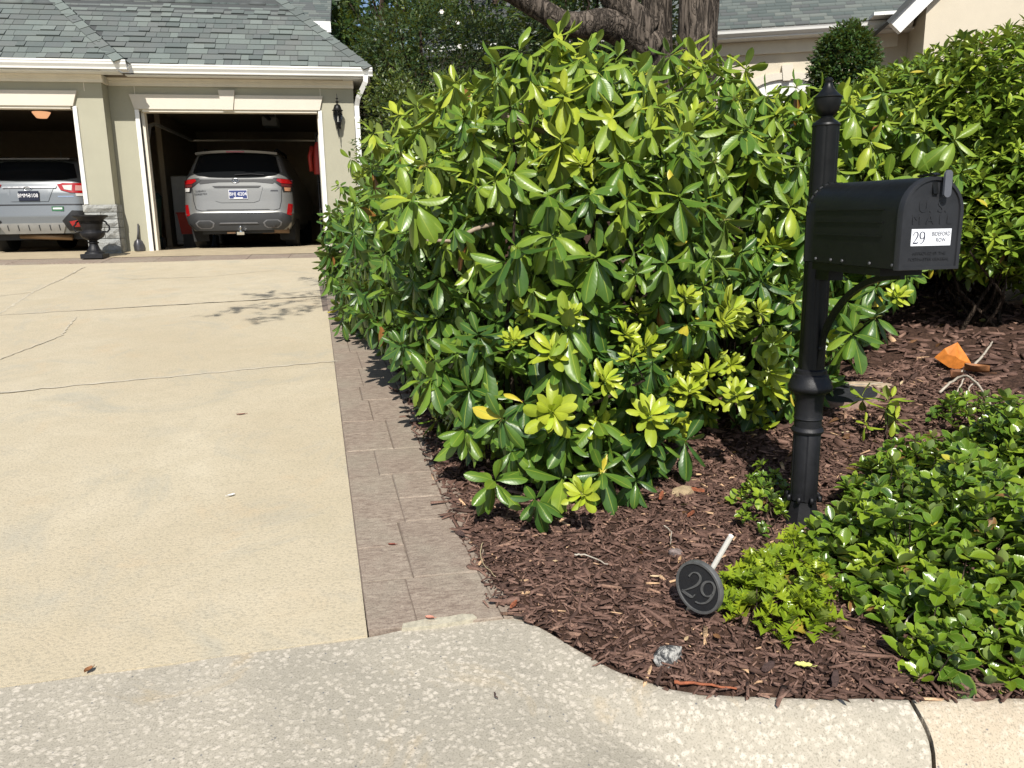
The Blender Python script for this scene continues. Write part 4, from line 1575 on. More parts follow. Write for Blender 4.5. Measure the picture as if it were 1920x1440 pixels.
op = thing('door_opener', 'boxy garage door opener hanging from the dark ceiling', 'opener', (-2.05, 16.9, 3.7))
MB().box(-2.2, -1.9, 16.8, 17.2, 3.60, 3.78, .02).build('housing', plain('opener_grey', (.3, .3, .28), .5), op)
MB().box(-2.08, -2.02, 13.9, 16.8, 3.70, 3.74).build('rail', M_BLKPL, op)
for dx in (-.1, .1): MB().box(-2.05 + dx - .01, -2.05 + dx + .01, 16.95, 16.97, 3.78, 3.90).build('hanger', M_GALV, op)
sh = thing('shelf_unit', 'black wire shelf unit along the right garage wall', 'shelves', (-.75, 15.5, FZ))
for x in (-1.05, -.52):
    for y in (15.0, 16.2):
        MB().tube([(x, y, FZ), (x, y, FZ + 2.0)], .014, 6).build('post', M_BLKPL, sh)
for z in (.15, .65, 1.15, 1.65, 1.98):
    MB().box(-1.06, -.51, 14.98, 16.22, FZ + z, FZ + z + .02).build('shelf', M_BLKPL, sh)
bx = [('red_jacket', 'red jacket hanging at the right edge of the garage', 'jacket', (-.99, 14.55, FZ + 1.25), (.20, .12, .55), M_REDP),
      ('paper_box', 'pale cardboard box high on the right garage shelf', 'box', (-.85, 15.2, FZ + 2.02), (.32, .35, .28), plain('card', (.42, .38, .32), .85)),
      ('plastic_jug', 'white plastic jug on the middle garage shelf', 'jug', (-.95, 15.1, FZ + .67), (.14, .14, .28), plain('jug_white', (.5, .5, .5), .5))]
for nm, lb, ct, (x, y, z), (sx, sy, sz), mt in bx:
    t = thing(nm, lb, ct, (x, y, z))
    if nm == 'red_jacket':
        vs, fs = [], []
        for a, (q, w, d) in enumerate(((0, .9, .8), (.25, 1.0, 1.0), (.55, .9, .9), (.85, .75, .7), (1.0, .25, .3))):
            for c_ in range(12):
                an = c_ * PI / 6
                vs.append((x + sx * .5 * w * math.cos(an) * (1 + .12 * math.sin(3 * an)), y + sy * .5 * d * math.sin(an), z + sz * q))
        fs = [(a * 12 + c_, a * 12 + (c_ + 1) % 12, a * 12 + 12 + (c_ + 1) % 12, a * 12 + 12 + c_) for a in range(4) for c_ in range(12)]
        MB().add(vs, fs).build('jacket_body', mt, t, True)
        MB().tube([(x - .09, y, z + sz * .85), (x - .14, y - .03, z + .3), (x - .13, y - .03, z + .05)], [.045, .04, .035], 8).build('sleeve', mt, t, True)
        MB().tube([(x, y, z + sz), (x, y + .02, z + sz + .07), (x + .04, y + .04, z + sz + .1)], .006, 6).build('hanger_hook', M_GALV, t)
    elif nm == 'plastic_jug':
        auto_smooth(MB().lathe([(.065, 0), (.07, .02), (.07, .18), (.05, .23), (.02, .25), (.02, .28)], (x, y, z), 14).build('bottle', mt, t), 50)
        MB().lathe([(.024, .28), (.024, .305)], (x, y, z), 12).build('cap', M_REDP, t)
    else:
        MB().box(x - sx / 2, x + sx / 2, y - sy / 2, y + sy / 2, z, z + sz, .004).build('carton', mt, t)
        MB().box(x - sx / 2 - .004, x + sx / 2 + .004, y - .03, y + .03, z + sz - .05, z + sz + .004).build('tape', M_TRIM, t)
cl = thing('ceiling_light', 'lit flush ceiling light in the left garage bay', 'light', (-6.32, 17.0, 3.86))
MB().lathe([(.17, 0), (.17, .04)], (-6.32, 17.0, 3.86), 20).build('light_base', plain('brass_dark', (.1, .07, .04), .4, .6), cl)
em = NT('lamp_glow')
em.col((.8, .55, .35))
em.b.inputs['Emission Color'].default_value = (1, .5, .25, 1)
em.b.inputs['Emission Strength'].default_value = .75
auto_smooth(MB().lathe([(.02, -.115), (.09, -.11), (.10, -.10), (.155, -.02), (.16, -.002)], (-6.32, 17.0, 3.86), 20).build('glass_bowl', em.m, cl), 50)
wsf = thing('wire_rack', 'wire rack against the left garage back wall', 'rack', (-6.2, 18.6, FZ))
for q in range(6):
    MB().tube([(-6.6, 18.5, FZ + 1.35 + q * .1), (-6.2, 18.5, FZ + 1.33 + q * .1)], .01, 5).build('wire', M_GALV, wsf)
for x in (-6.6, -6.2):
    MB().tube([(x, 18.5, FZ), (x, 18.5, FZ + 2.0)], .012, 5).build('upright', M_GALV, wsf)

# ------------------------------------------------------------------ mailbox on post
PX, PY = 1.69, 2.83
mb = thing('mailbox', 'black domed mailbox on a fluted black post with house number label', 'mailbox', (PX, PY, .30))


def flute(i, w):
    return 1 + .05 * math.cos(8 * w)


lean = Matrix.Identity(4)
BZ = .30
auto_smooth(MB().lathe([(.072, -.05), (.072, .0), (.070, .015), (.060, .06), (.052, .10), (.050, .115)], (PX, PY, BZ), 32, lambda i, w: 1 + .07 * abs(math.cos(4 * w)) ** 3).build('base', M_BLACK2, mb), 35)
for q in range(8):
    a = q * PI / 4
    MB().tube([(PX + r * math.cos(a), PY + r * math.sin(a), BZ + z) for r, z in ((.056, .115), (.068, .12), (.064, .135), (.055, .14))], [.004, .010, .010, .004], 6).build('acanthus_leaf', M_BLACK2, mb, True)
auto_smooth(MB().lathe([(.056, .12), (.054, .15), (.054, .40), (.052, .405)], (PX, PY, BZ), 48, lambda i, w: 1 - .06 * (abs(math.cos(3 * w)) > .965)).build('lower_shaft', M_BLACK2, mb), 30)
auto_smooth(MB().lathe([(.052, .40), (.060, .405), (.064, .415), (.060, .425), (.054, .43), (.053, .46), (.058, .465), (.054, .48), (.055, .53), (.058, .555), (.064, .57), (.080, .58), (.086, .588), (.087, .60), (.080, .612), (.078, .622), (.071, .632), (.069, .645), (.061, .65), (.061, .665), (.052, .67)], (PX, PY, BZ), 36).build('collar', M_BLACK2, mb), 35)
auto_smooth(MB().lathe([(.051, .665), (.050, .70), (.049, 1.595), (.0495, 1.60)], (PX, PY, BZ), 48, lambda i, w: 1 - .05 * (abs(math.cos(3 * w)) > .97)).build('upper_shaft', M_BLACK, mb), 30)
auto_smooth(MB().lathe([(r_q, 1.6 + (z_q - 1.6) * .74) for r_q, z_q in [(.050, 1.60), (.052, 1.605), (.050, 1.615), (.030, 1.635), (.022, 1.645), (.022, 1.65), (.03, 1.655), (.042, 1.68), (.048, 1.71), (.049, 1.735), (.052, 1.74), (.052, 1.745),
                        (.046, 1.75), (.034, 1.765), (.022, 1.785), (.016, 1.80), (.015, 1.81), (.013, 1.812), (.015, 1.82), (.0145, 1.83), (.008, 1.838), (.001, 1.84)]], (PX, PY, BZ), 32).build('finial', M_BLACK, mb), 35)
# the box itself: rear bottom centre, axis towards the street
BYAW, BW, BH, BL = .051, .213, .282, .521
bc = Vector((1.677, 2.736, 1.405))
bax = Vector((math.sin(BYAW), -math.cos(BYAW), -.016))
brt = Vector((math.cos(BYAW), math.sin(BYAW), 0))
bup = Vector((0, 0, 1))


def arch(w, h, n=16, flat=0):
    r = w / 2
    pts = [(-r, 0)]
    pts += [(r * math.cos(PI - PI * k / n), h - r + r * math.sin(PI - PI * k / n)) for k in range(n + 1)]
    pts += [(r, 0)]
    return pts


m = MB()
pr = arch(BW, BH)
n = len(pr)
rows = [(0, 1.0, 0), (.012, 1.03, .004), (.016, 1.0, 0), (.06, 1.0, 0), (.45, 1.0, 0), (BL - .02, 1.0, 0)]
vs, fs = [], []
for d, s, _ in rows:
    for x, z in pr:
        vs.append(bc + bax * d + brt * x * s + bup * ((z - BH * .5) * s + BH * .5))
for a in range(len(rows) - 1):
    for q in range(n):
        q2 = (q + 1) % n
        fs.append((a * n + q, a * n + q2, a * n + n + q2, a * n + n + q))
fs.append(tuple(range(n)))
fs.append(tuple(range((len(rows) - 1) * n + n - 1, (len(rows) - 1) * n - 1, -1)))
auto_smooth(MB().add(vs, fs).build('box_body', M_BLACK, mb), 40)
# pressed ribs on the visible side
for z in (.10, .145, .185):
    for sd in (-1, 1):
        MB().bar([bc + bax * .07 + brt * sd * (BW / 2 + .001) + bup * z, bc + bax * .43 + brt * sd * (BW / 2 + .001) + bup * z], .005, .004).build('side_rib', M_BLACK, mb)
for d in (.08, .17, .235, .38, .49):
    MB().lathe([(.006, 0), (.0055, .003), (.003, .005)], (0, 0, 0), 8).xform(Matrix.Translation(bc + bax * d - brt * (BW / 2 + .0005) + bup * .012) @ Matrix.Rotation(-PI / 2, 4, 'Y')).build('rivet', plain('worn_metal', (.09, .09, .095), .5, .4), mb)
# scalloped rear flange
for k in range(15):
    a = PI - PI * k / 14
    p = bc + bax * .010 + brt * (BW / 2 + .002) * math.cos(a) + bup * (BH - BW / 2 + (BW / 2 + .002) * math.sin(a))
    MB().box(p.x - .004, p.x + .004, p.y - .008, p.y + .004, p.z - .004, p.z + .004, .001).build('flange_tab', M_BLACK, mb)
# door: shallow pan with a rim
dm = MB()
pr2 = arch(BW + .008, BH + .005)
pin = arch(BW - .022, BH - .018)
pin = [(x, z + .010) for x, z in pin]
d0 = bc + bax * (BL - .022)
vs = []
for pts, d in ((pr2, 0), (pr2, .020), ([(x * .985, z * .99 + .001) for x, z in pr2], .0235), ([(x * 1.02, z * 1.005) for x, z in pin], .0235), (pin, .018)):
    for x, z in pts:
        vs.append(d0 + bax * d + brt * x + bup * (z - .003))
fs = []
for a in range(4):
    for q in range(n):
        q2 = (q + 1) % n
        fs.append((a * n + q, a * n + q2, a * n + n + q2, a * n + n + q))
fs.append(tuple(range(4 * n + n - 1, 4 * n - 1, -1)))
fs.append(tuple(range(n)))
M_DOOR = plain('mailbox_door', (.022, .023, .026), .45, spec=.4, var=.2, scale=14, bump=.15, bdist=.002)
door = auto_smooth(dm.add(vs, fs).build('door', M_DOOR, mb), 40)
face = d0 + bax * .0185
for t, sz, z in (('U. S.', .050, .190), ('M A I L', .044, .152)):
    mesh_obj('embossed_text', text_mesh(t, sz, face + bup * z, brt, bup, bax, .0013, 1.1), M_DOOR, door)
for t, z in (('APPROVED BY THE', .048), ('POSTMASTER GENERAL', .030)):
    mesh_obj('embossed_text', text_mesh(t, .0135, face + bup * z, brt, bup, bax, .0012, 1.05), M_DOOR, door)
M_LABEL = plain('label_white', (.82, .84, .88), .35, var=.02)
M_INK = plain('label_ink', (.05, .055, .08), .5)


def box_on(o, ex, ey_, en, x0, x1, y0, y1, t):
    return MB().prism([(x0, y0), (x1, y0), (x1, y1), (x0, y1)], o, ex, ey_, en, t)


lab = box_on(face, brt, bup, bax, -.070, .074, .072, .124, .0012).build('address_label', M_LABEL, door)
lf = face + bax * .0014


def ribbon(pts, ws, o, ex, ey_, en, t):
    m = MB()
    n = len(pts)
    L, R = [], []
    for i in range(n):
        a, b = pts[min(i + 1, n - 1)], pts[max(i - 1, 0)]
        tx, ty = a[0] - b[0], a[1] - b[1]
        l = math.hypot(tx, ty) or 1
        w = ws[i] / 2
        L.append((pts[i][0] - ty / l * w, pts[i][1] + tx / l * w))
        R.append((pts[i][0] + ty / l * w, pts[i][1] - tx / l * w))
    o, ex, ey_, en = Vector(o), Vector(ex), Vector(ey_), Vector(en)
    f = lambda p, h: o + ex * p[0] + ey_ * p[1] + en * h
    vs = []
    for i in range(n):
        vs += [f(L[i], 0), f(R[i], 0), f(R[i], t), f(L[i], t)]
    fs = []
    for i in range(n - 1):
        for q in range(4):
            q2 = (q + 1) % 4
            fs.append((i * 4 + q, i * 4 + q2, i * 4 + 4 + q2, i * 4 + 4 + q))
    fs += [(3, 2, 1, 0), tuple((n - 1) * 4 + q for q in range(4))]
    return m.add(vs, fs)


def spl(P, n=6):
    out = []
    for i in range(len(P) - 1):
        p0, p1, p2, p3 = P[max(i - 1, 0)], P[i], P[i + 1], P[min(i + 2, len(P) - 1)]
        for k in range(n):
            t = k / n
            out.append(tuple(.5 * (2 * p1[c] + (p2[c] - p0[c]) * t + (2 * p0[c] - 5 * p1[c] + 4 * p2[c] - p3[c]) * t * t + (3 * p1[c] - p0[c] - 3 * p2[c] + p3[c]) * t ** 3) for c in range(3)))
    out.append(tuple(P[-1]))
    return out


# strokes as (x, y, width), unit height, unit em .55 wide
TWO = spl([(.04, .70, .09), (.10, .90, .05), (.26, .985, .05), (.42, .90, .09), (.46, .72, .12), (.38, .50, .10), (.18, .22, .055), (.03, .05, .045)])
TWO_B = spl([(.02, .055, .10), (.20, .045, .12), (.36, .045, .11), (.46, .07, .08), (.50, .19, .035)])
NINE = spl([(.50, .62, .11), (.46, .86, .10), (.28, .985, .05), (.10, .88, .10), (.05, .68, .12), (.11, .48, .10), (.26, .40, .05), (.42, .48, .08), (.50, .62, .10), (.49, .40, .11), (.40, .18, .085), (.22, .02, .05), (.06, -.02, .035)])


def digits(o, ex, ey_, en, h, t, mat, parent, slant=0.0, gap=.60, xs=1.0, name='numeral', wt=1.0):
    for strokes, dx in (((TWO, TWO_B), 0), ((NINE,), gap)):
        m = MB()
        for S_ in strokes:
            pts = [((p[0] + dx) * h * xs + slant * p[1] * h, p[1] * h) for p in S_]
            r = ribbon(pts, [p[2] * h * wt for p in S_], o, ex, ey_, en, t)
            m.add(r.v, r.f)
        m.build(name, mat, parent)


digits(lf - brt * .064 + bup * .079, brt, bup, bax, .037, .0006, M_INK, lab, gap=.62)
for t, z in (('BIDEFORD', .108), ('ROW', .089)):
    mesh_obj('label_text', text_mesh(t, .0180, lf + brt * .037 + bup * z, brt, bup, bax, .0006, 1.0, xs=.80), M_INK, lab)
# latch tab on top and flag arm
lt = bc + bax * (BL - .01) + bup * BH
MB().bar([lt - bax * .06 + bup * .004, lt + bup * .010, lt + bax * .014 + bup * .004], .022, .005).build('latch_strap', M_BLACK, mb)
MB().bar([lt - bax * .002 + brt * .0 + bup * .003, lt + bax * .012 - bup * .052], .018, .006, bax).build('catch', M_BLACK, mb)
fo = lt + bax * .022 + brt * .028 - bup * .022
M_TAB = plain('grey_tab', (.10, .105, .12), .4, var=.15)
MB().prism([(.013 * math.cos(a), (.028 if math.sin(a) > 0 else -.028) + .013 * math.sin(a)) for a in np.linspace(0, 2 * PI, 20, endpoint=False)], fo, brt, bup, bax, .008).build('pull_tab', M_TAB, mb)
# mounting board and curved brace
MB().hexa([tuple(bc + bax * a + brt * x + bup * z) for z in (-.03, -.004) for a, x in ((.02, -.08), (.40, -.08), (.40, .08), (.02, .08))]).build('mount_board', M_BLACK, mb)
MB().box(PX - .03, PX + .03, 2.70, PY - .03, 1.33, 1.376).build('mount_arm', M_BLACK, mb)
bp = []
for k in range(13):
    t = k / 12
    a = t * PI / 2
    # quarter arch: leaves the post upwards, ends level under the box
    d = .040 + .44 * (1 - math.cos(a))
    z = .975 + .390 * math.sin(a)
    bp.append(Vector((PX, PY, 0)) + Vector((bax.x, bax.y, 0)) * d + Vector((0, 0, z)))
MB().bar(bp, .022, .018, brt).build('brace', M_BLACK, mb)
MB().lathe([(.010, 0), (.010, .006), (.005, .009)], (0, 0, 0), 8).xform(Matrix.Translation((PX + .0, PY - .056, 1.06)) @ Matrix.Rotation(PI / 2, 4, 'X')).build('bolt', M_BLACK, mb)

# ------------------------------------------------------------------ round house number on a stake
sg0 = Vector((.962, 2.275, .272))
_h = Vector((.566, -.824, 0))
sg1 = sg0 + _h * .150 + Vector((0, 0, .312))
sign = thing('house_number_stake', 'round dark plaque reading 29 leaning on a pale stake', 'sign', sg0)
sd = (sg1 - sg0).normalized()
MB().tube([sg0 - sd * .06, sg0 + sd * .10], .0075, 8).build('stake_foot', plain('stake_weathered', (.45, .36, .25), .8), sign)
MB().tube([sg0 + sd * .08, sg1], .0085, 10).build('stake', plain('stake_white', (.72, .70, .64), .6), sign)
nn = Vector((-.80, -.55, .14))
nn = (nn - sd * nn.dot(sd)).normalized()
ey_ = Vector((0, 0, .5)) + sd * .5
ey_ = (ey_ - nn * nn.dot(ey_)).normalized()
ex_ = ey_.cross(nn)
ctr = sg0 + sd * .122 + nn * .010
RD = .088
m = MB()
vs, fs = [], []
prof = [(RD, 0), (RD, .012), (RD * .985, .016), (RD * .90, .016), (RD * .88, .012), (0.0001, .012)]
N = 40
for r, h in prof:
    for k in range(N):
        a = 2 * PI * k / N
        vs.append(ctr + ex_ * r * math.cos(a) + ey_ * r * math.sin(a) + nn * h)
for i in range(len(prof) - 1):
    for k in range(N):
        k2 = (k + 1) % N
        fs.append((i * N + k, i * N + k2, i * N + N + k2, i * N + N + k))
fs.append(tuple(range(N - 1, -1, -1)))
M_PLAQ = plain('plaque_field', (.012, .013, .015), .6, var=.15, scale=40, bump=.3, bdist=.002)
disc = m.add(vs, fs).build('plaque', M_PLAQ, sign)
M_RIM = plain('plaque_rim', (.12, .122, .12), .5, .3, var=.2, scale=40)
rv, rf = [], []
for r, h in ((RD + .001, -.001), (RD + .001, .0125), (RD * .985, .0172), (RD * .90, .0172), (RD * .885, .0125)):
    for k in range(N):
        a = 2 * PI * k / N
        rv.append(ctr + ex_ * r * math.cos(a) + ey_ * r * math.sin(a) + nn * h)
for i in range(4):
    for k in range(N):
        k2 = (k + 1) % N
        rf.append((i * N + k, i * N + k2, i * N + N + k2, i * N + N + k))
auto_smooth(MB().add(rv, rf).build('plaque_rim', M_RIM, sign), 30)
digits(ctr + nn * .0122 - ex_ * .056 - ey_ * .050, ex_, ey_, nn, .098, .0045, M_RIM, sign, slant=.16, gap=.56, wt=.72)


# ------------------------------------------------------------------ stones, lids and litter
def rock(name, label, c, s, mat, seed, rot=0):
    r = random.Random(seed)
    import bmesh
    bm = bmesh.new()
    bmesh.ops.create_icosphere(bm, subdivisions=2, radius=1)
    cuts = [Vector((r.uniform(-1, 1), r.uniform(-1, 1), r.uniform(-.3, 1))).normalized() for _ in range(7)]
    for v in bm.verts:
        p = v.co
        for c_ in cuts:
            d = p.dot(c_)
            if d > .62: p -= c_ * (d - .62) * .9
        p *= 1 + r.uniform(-.06, .06)
        v.co = p
    me = bpy.data.meshes.new(name)
    bm.to_mesh(me)
    bm.free()
    cr, sr = math.cos(rot), math.sin(rot)
    for v in me.vertices:
        x, y_, z = v.co.x * s[0], v.co.y * s[1], v.co.z * s[2]
        v.co = (c[0] + x * cr - y_ * sr, c[1] + x * sr + y_ * cr, c[2] + z)
    o = mesh_obj(name, me, mat)
    tag(o, label, 'rock')
    return o


k = NT('quartz_rock')
nz = k.noise(34, 5, .7, dist=.6)
k.col(k.ramp(nz, [(.42, (.035, .036, .038)), (.50, (.11, .11, .108)), (.55, (.40, .39, .36)), (.75, (.62, .60, .55))])).set(.9, spec=.2)
k.bump(k.noise(60, 5, .7), .9, .01)
rock('quartz_rock', 'grey and white quartz rock on mulch near the kerb', (.815, 2.07, .245), (.058, .05, .045), k.m, 5, .6)
M_TANR = plain('tan_rock', (.36, .27, .16), .9, var=.3, scale=40, bump=.6)
rock('tan_rock', 'tan rock half hidden under the rhododendron front edge', (1.30, 3.16, .36), (.07, .05, .03), M_TANR, 8, .1)
rock('mauve_rock', 'small mauve grey stone on mulch left of the pale stake', (1.07, 2.66, .305), (.032, .03, .02), plain('mauve_rock', (.23, .18, .165), .9, var=.3, scale=50, bump=.6), 9)


def hit(px, py, fz=None):
    """ground point seen at a picture position (used once to lay out the bed)"""
    a, b_ = (px - 960) / FPX, -(py - 720) / FPX
    d = _r2 * a + _u2 * b_ + _f
    t = .5
    lo, hi = .5, 40
    fz = fz or (lambda x, y_: float(mulch_z(np.array([x]), np.array([y_]))[0]) + .012)
    for _ in range(400):
        p = CAM + d * t
        if p.z < fz(p.x, p.y): break
        t += .025
    p = CAM + d * t
    return Vector((p.x, p.y, fz(p.x, p.y)))


M_LID = plain('lid_black', (.020, .022, .026), .7, var=.4, scale=50, bump=.6)
M_LIDRIM = plain('lid_rim', (.26, .17, .13), .9, var=.3, scale=40, bump=.5)


def lid(label, p, r):
    o = thing('valve_cover', label, 'cover', p, 'covers set in the mulch')
    dzdx = float(bed_z(p.x + .1, p.y) - bed_z(p.x - .1, p.y)) / .2
    dzdy = float(bed_z(p.x, p.y + .1) - bed_z(p.x, p.y - .1)) / .2
    zz = lambda x, y_: p.z + (x - p.x) * dzdx + (y_ - p.y) * dzdy
    N = 36
    for nm, prof, mt in (('cover_plate', [(r, -.04), (r, .012), (r * .97, .018), (.001, .020)], M_LID), ('cover_rim', [(r * 1.0 + .003, .004), (r * 1.01, .022), (r * 1.10, .020), (r * 1.16, -.03)], M_LIDRIM)):
        vs, fs = [], []
        for q, h in prof:
            for k_ in range(N):
                a = 2 * PI * k_ / N
                j = 1 + (.03 * math.sin(5 * a + 1) if 'rim' in nm else 0)
                x, y_ = p.x + q * j * math.cos(a), p.y + q * j * math.sin(a)
                vs.append((x, y_, zz(x, y_) + h))
        for i in range(len(prof) - 1):
            for k_ in range(N):
                k2 = (k_ + 1) % N
                fs.append((i * N + k_, i * N + k2, i * N + N + k2, i * N + N + k_))
        auto_smooth(MB().add(vs, fs).build(nm, mt, o), 40)


lid('round black cover in mulch directly behind the mailbox post', hit(1585, 742), .17)
lid('round black cover in mulch at the right edge near the hedge', hit(1870, 549), .36)
# broken flat stone around the first cover
p = hit(1622, 722)
rock('flat_stone', 'flat pale stone slab against the cover behind the post', (p.x, p.y, p.z + .0), (.17, .09, .022), plain('sandstone', (.40, .31, .21), .9, var=.25, scale=30, bump=.6), 12, -.4)

# orange dried leaf standing on edge, curled brown leaves beside it
p = hit(1785, 692)
M_ORNG = plain('orange_leaf', (.62, .20, .03), .6, var=.25, scale=30)
o = thing('orange_leaf', 'bright orange folded dry leaf standing upright on the mulch', 'leaf', p)
cr, cu = Vector((.8, -.6, 0)).normalized(), Vector((0, 0, 1))
cf = Vector((-.6, -.8, 0))
q = lambda x, z, f: p + cr * x + cu * z + cf * f
for nm, pts in (('leaf_half', [q(-.10, .06, .0), q(-.02, .01, .03), q(.01, .08, .04), q(.015, .16, .0), q(-.05, .12, .01)]), ('leaf_half', [q(-.02, .01, .03), q(.03, -.005, .0), q(.10, .03, -.02), q(.07, .08, -.01), q(.015, .16, .0), q(.01, .08, .04)])):
    c0 = sum(pts, Vector()) / len(pts)
    m = MB()
    n = len(pts)
    m.add(list(pts) + [c0 + cf * .01] + [v - cf * .002 for v in pts] + [c0 + cf * .008], [(k_, (k_ + 1) % n, n) for k_ in range(n)] + [((k_ + 1) % n + n + 1, k_ + n + 1, 2 * n + 1) for k_ in range(n)])
    m.build(nm, M_ORNG, o)


def curl_leaf(name, label, p, L, W, yaw, curl, mat, lift=.004, pitch=0., roll=0., group=None, spiky=False):
    m = MB()
    vs, fs = [], []
    rows, cols = 7, 5
    M = Matrix.Translation(p + Vector((0, 0, lift))) @ Matrix.Rotation(yaw, 4, 'Z') @ Matrix.Rotation(pitch, 4, 'X') @ Matrix.Rotation(roll, 4, 'Y')
    for i in range(rows):
        v = i / (rows - 1)
        w = W * (math.sin(PI * (v * .92 + .04)) ** .8)
        if spiky: w *= 1.35 if i % 2 == 1 else .75
        for j in range(cols):
            u = -1 + 2 * j / (cols - 1)
            vs.append(M @ Vector((u * w / 2, (v - .5) * L, curl * W * abs(u) ** 1.7 + curl * .3 * L * (v - .5) ** 2)))
    fs = [(i * cols + j, i * cols + j + 1, i * cols + cols + j + 1, i * cols + cols + j) for i in range(rows - 1) for j in range(cols - 1)]
    nv = len(vs)
    m.add(vs, fs)
    m.add([v - Vector((0, 0, .0008)) for v in vs], [f[::-1] for f in fs])
    a, b_ = M @ Vector((0, -.5 * L, 0)), M @ Vector((W * .1, -.78 * L, .004))
    m.tube([a, b_], .0012, 4)
    o = m.build(name, mat, None, True)
    return tag(o, label, 'leaf', group)


curl_leaf('dry_leaf', 'curled brown dry leaf right of the orange leaf', hit(1830, 705), .13, .08, .6, .5, M_DEAD, .02)
curl_leaf('dry_leaf', 'crumpled brown dry leaf below the orange leaf', hit(1792, 716), .10, .07, 1.9, .6, plain('dead_leaf_dark', (.17, .07, .03), .7, var=.4, scale=30), .02)
on_drive = lambda x, y_: float(plane_z(y_)) + .010
curl_leaf('dry_leaf', 'single brown leaf on the driveway edge at lower left', hit(167, 1262, on_drive), .03, .02, 2.6, .3, M_DEAD, .004)
curl_leaf('dry_leaf', 'small dark red winged seed leaf on the paver border', hit(735, 1027, on_drive), .028, .012, 1.4, .4, plain('dead_leaf_red', (.2, .05, .03), .7, var=.4, scale=30), .004)
curl_leaf('paper_scrap', 'scrap of white paper on the tan driveway', hit(434, 932, on_drive), .035, .013, -1.0, .3, plain('paper', (.82, .83, .85), .7), .004)['category'] = 'paper'
curl_leaf('dry_leaf', 'reddish leaf fragment far up the tan driveway', hit(452, 780, on_drive), .05, .012, 1.7, .3, plain('dead_leaf_red', (.2, .05, .03), .7, var=.4, scale=30), .004)
curl_leaf('pink_leaf', 'pale pink leaf on the mortar patch by the apron', hit(806, 1172, on_drive), .03, .018, 1.2, .3, plain('pink_leaf', (.45, .2, .14), .7, var=.3), .012)['category'] = 'leaf'
curl_leaf('holly_leaf', 'fallen yellow spiny leaf lying on the front mulch', hit(1506, 1258), .05, .026, 1.2, .25, plain('yellow_leaf', (.55, .55, .16), .6, var=.2, scale=40), .014, spiky=True)
curl_leaf('pale_leaf', 'small pale dry leaf on the mulch left of the plaque', hit(1228, 1088), .035, .013, 1.3, .25, plain('pale_leaf', (.55, .42, .25), .7), .012)
curl_leaf('pale_leaf', 'cream leaf scrap on the mulch beyond the mailbox', hit(1770, 524), .10, .06, 1.0, .3, plain('cream_leaf', (.62, .5, .32), .7), .015)


def chip(label, p, L, W, yaw, col, T=.012, pitch=0.05, name='wood_chip'):
    M = Matrix.Translation(p + Vector((0, 0, .010))) @ Matrix.Rotation(yaw, 4, 'Z') @ Matrix.Rotation(pitch, 4, 'Y')
    m = MB()
    vs, fs = [], []
    n = 6
    for i in range(n):
        t = i / (n - 1)
        w = W * (.55 + .45 * math.sin(PI * t)) * rnd.uniform(.85, 1.1)
        h = T * rnd.uniform(.7, 1.1)
        for y_, z in ((-w / 2, 0), (w / 2, 0), (w / 2 * .9, h), (-w / 2 * .8, h * 1.1)):
            vs.append(M @ Vector(((t - .5) * L, y_, z)))
    for i in range(n - 1):
        for q in range(4):
            q2 = (q + 1) % 4
            fs.append((i * 4 + q, i * 4 + 4 + q, i * 4 + 4 + q2, i * 4 + q2))
    fs += [(0, 1, 2, 3), tuple((n - 1) * 4 + q for q in (3, 2, 1, 0))]
    return tag(m.add(vs, fs).build(name, col, None), label, 'wood chip')


M_WC = plain('chip_brown', (.085, .05, .042), .85, var=.35, scale=70, bump=.6)
M_WR = plain('chip_red', (.32, .10, .045), .8, var=.35, scale=70, bump=.6)
chip('large brown wood chip lying across the front of the mulch', hit(1565, 1285), .085, .022, .95, M_WC)
chip('dark bark piece lying at the paver edge', hit(862, 1005, on_drive), .062, .024, 2.0, M_WC)
chip('orange brown bark stick where pavers meet the apron', hit(963, 1143), .045, .012, .95, M_WR)
chip('red bark sliver on mulch under the rhododendron', hit(1295, 972), .07, .010, .8, M_WR)
chip('red bark strip beside the tan rock', hit(1305, 925), .08, .014, 2.3, M_WR)
chip('red bark shred pile below the front rhododendron leaves', hit(1240, 935), .10, .018, 1.1, M_WR)
chip('brown flat chip at the mulch tip above the plaque', hit(1440, 1262), .06, .022, .6, M_WC)
chip('grey wood stub lying by the hedge base on the right', hit(1850, 500), .22, .06, -.5, plain('grey_wood', (.33, .33, .32), .85), .03)


def smooth_path(P):
    Q = [tuple(p) for p in P]
    out = spl(Q, 5)
    return [Vector(p) + Vector((rnd.uniform(-.003, .003), rnd.uniform(-.003, .003), rnd.uniform(-.002, .002))) for p in out]


def twig(label, px, rad, col=M_TWIG, h=0.012, name='twig', branches=(), fz=None):
    P = [hit(q[0], q[1], fz) + Vector((0, 0, h + (q[2] if len(q) > 2 else 0))) for q in px]
    P = smooth_path(P)
    m = MB().tube(P, [rad * (1 - .5 * i / (len(P) - 1)) for i in range(len(P))], 6)
    for b_ in branches:
        B = [hit(*q[:2]) + Vector((0, 0, h + (q[2] if len(q) > 2 else 0))) for q in b_]
        B = smooth_path(B)
        m.tube(B, [rad * .6 * (1 - .4 * i / (len(B) - 1)) for i in range(len(B))], 5)
    return tag(m.build(name, col, None, True), label, 'twig')


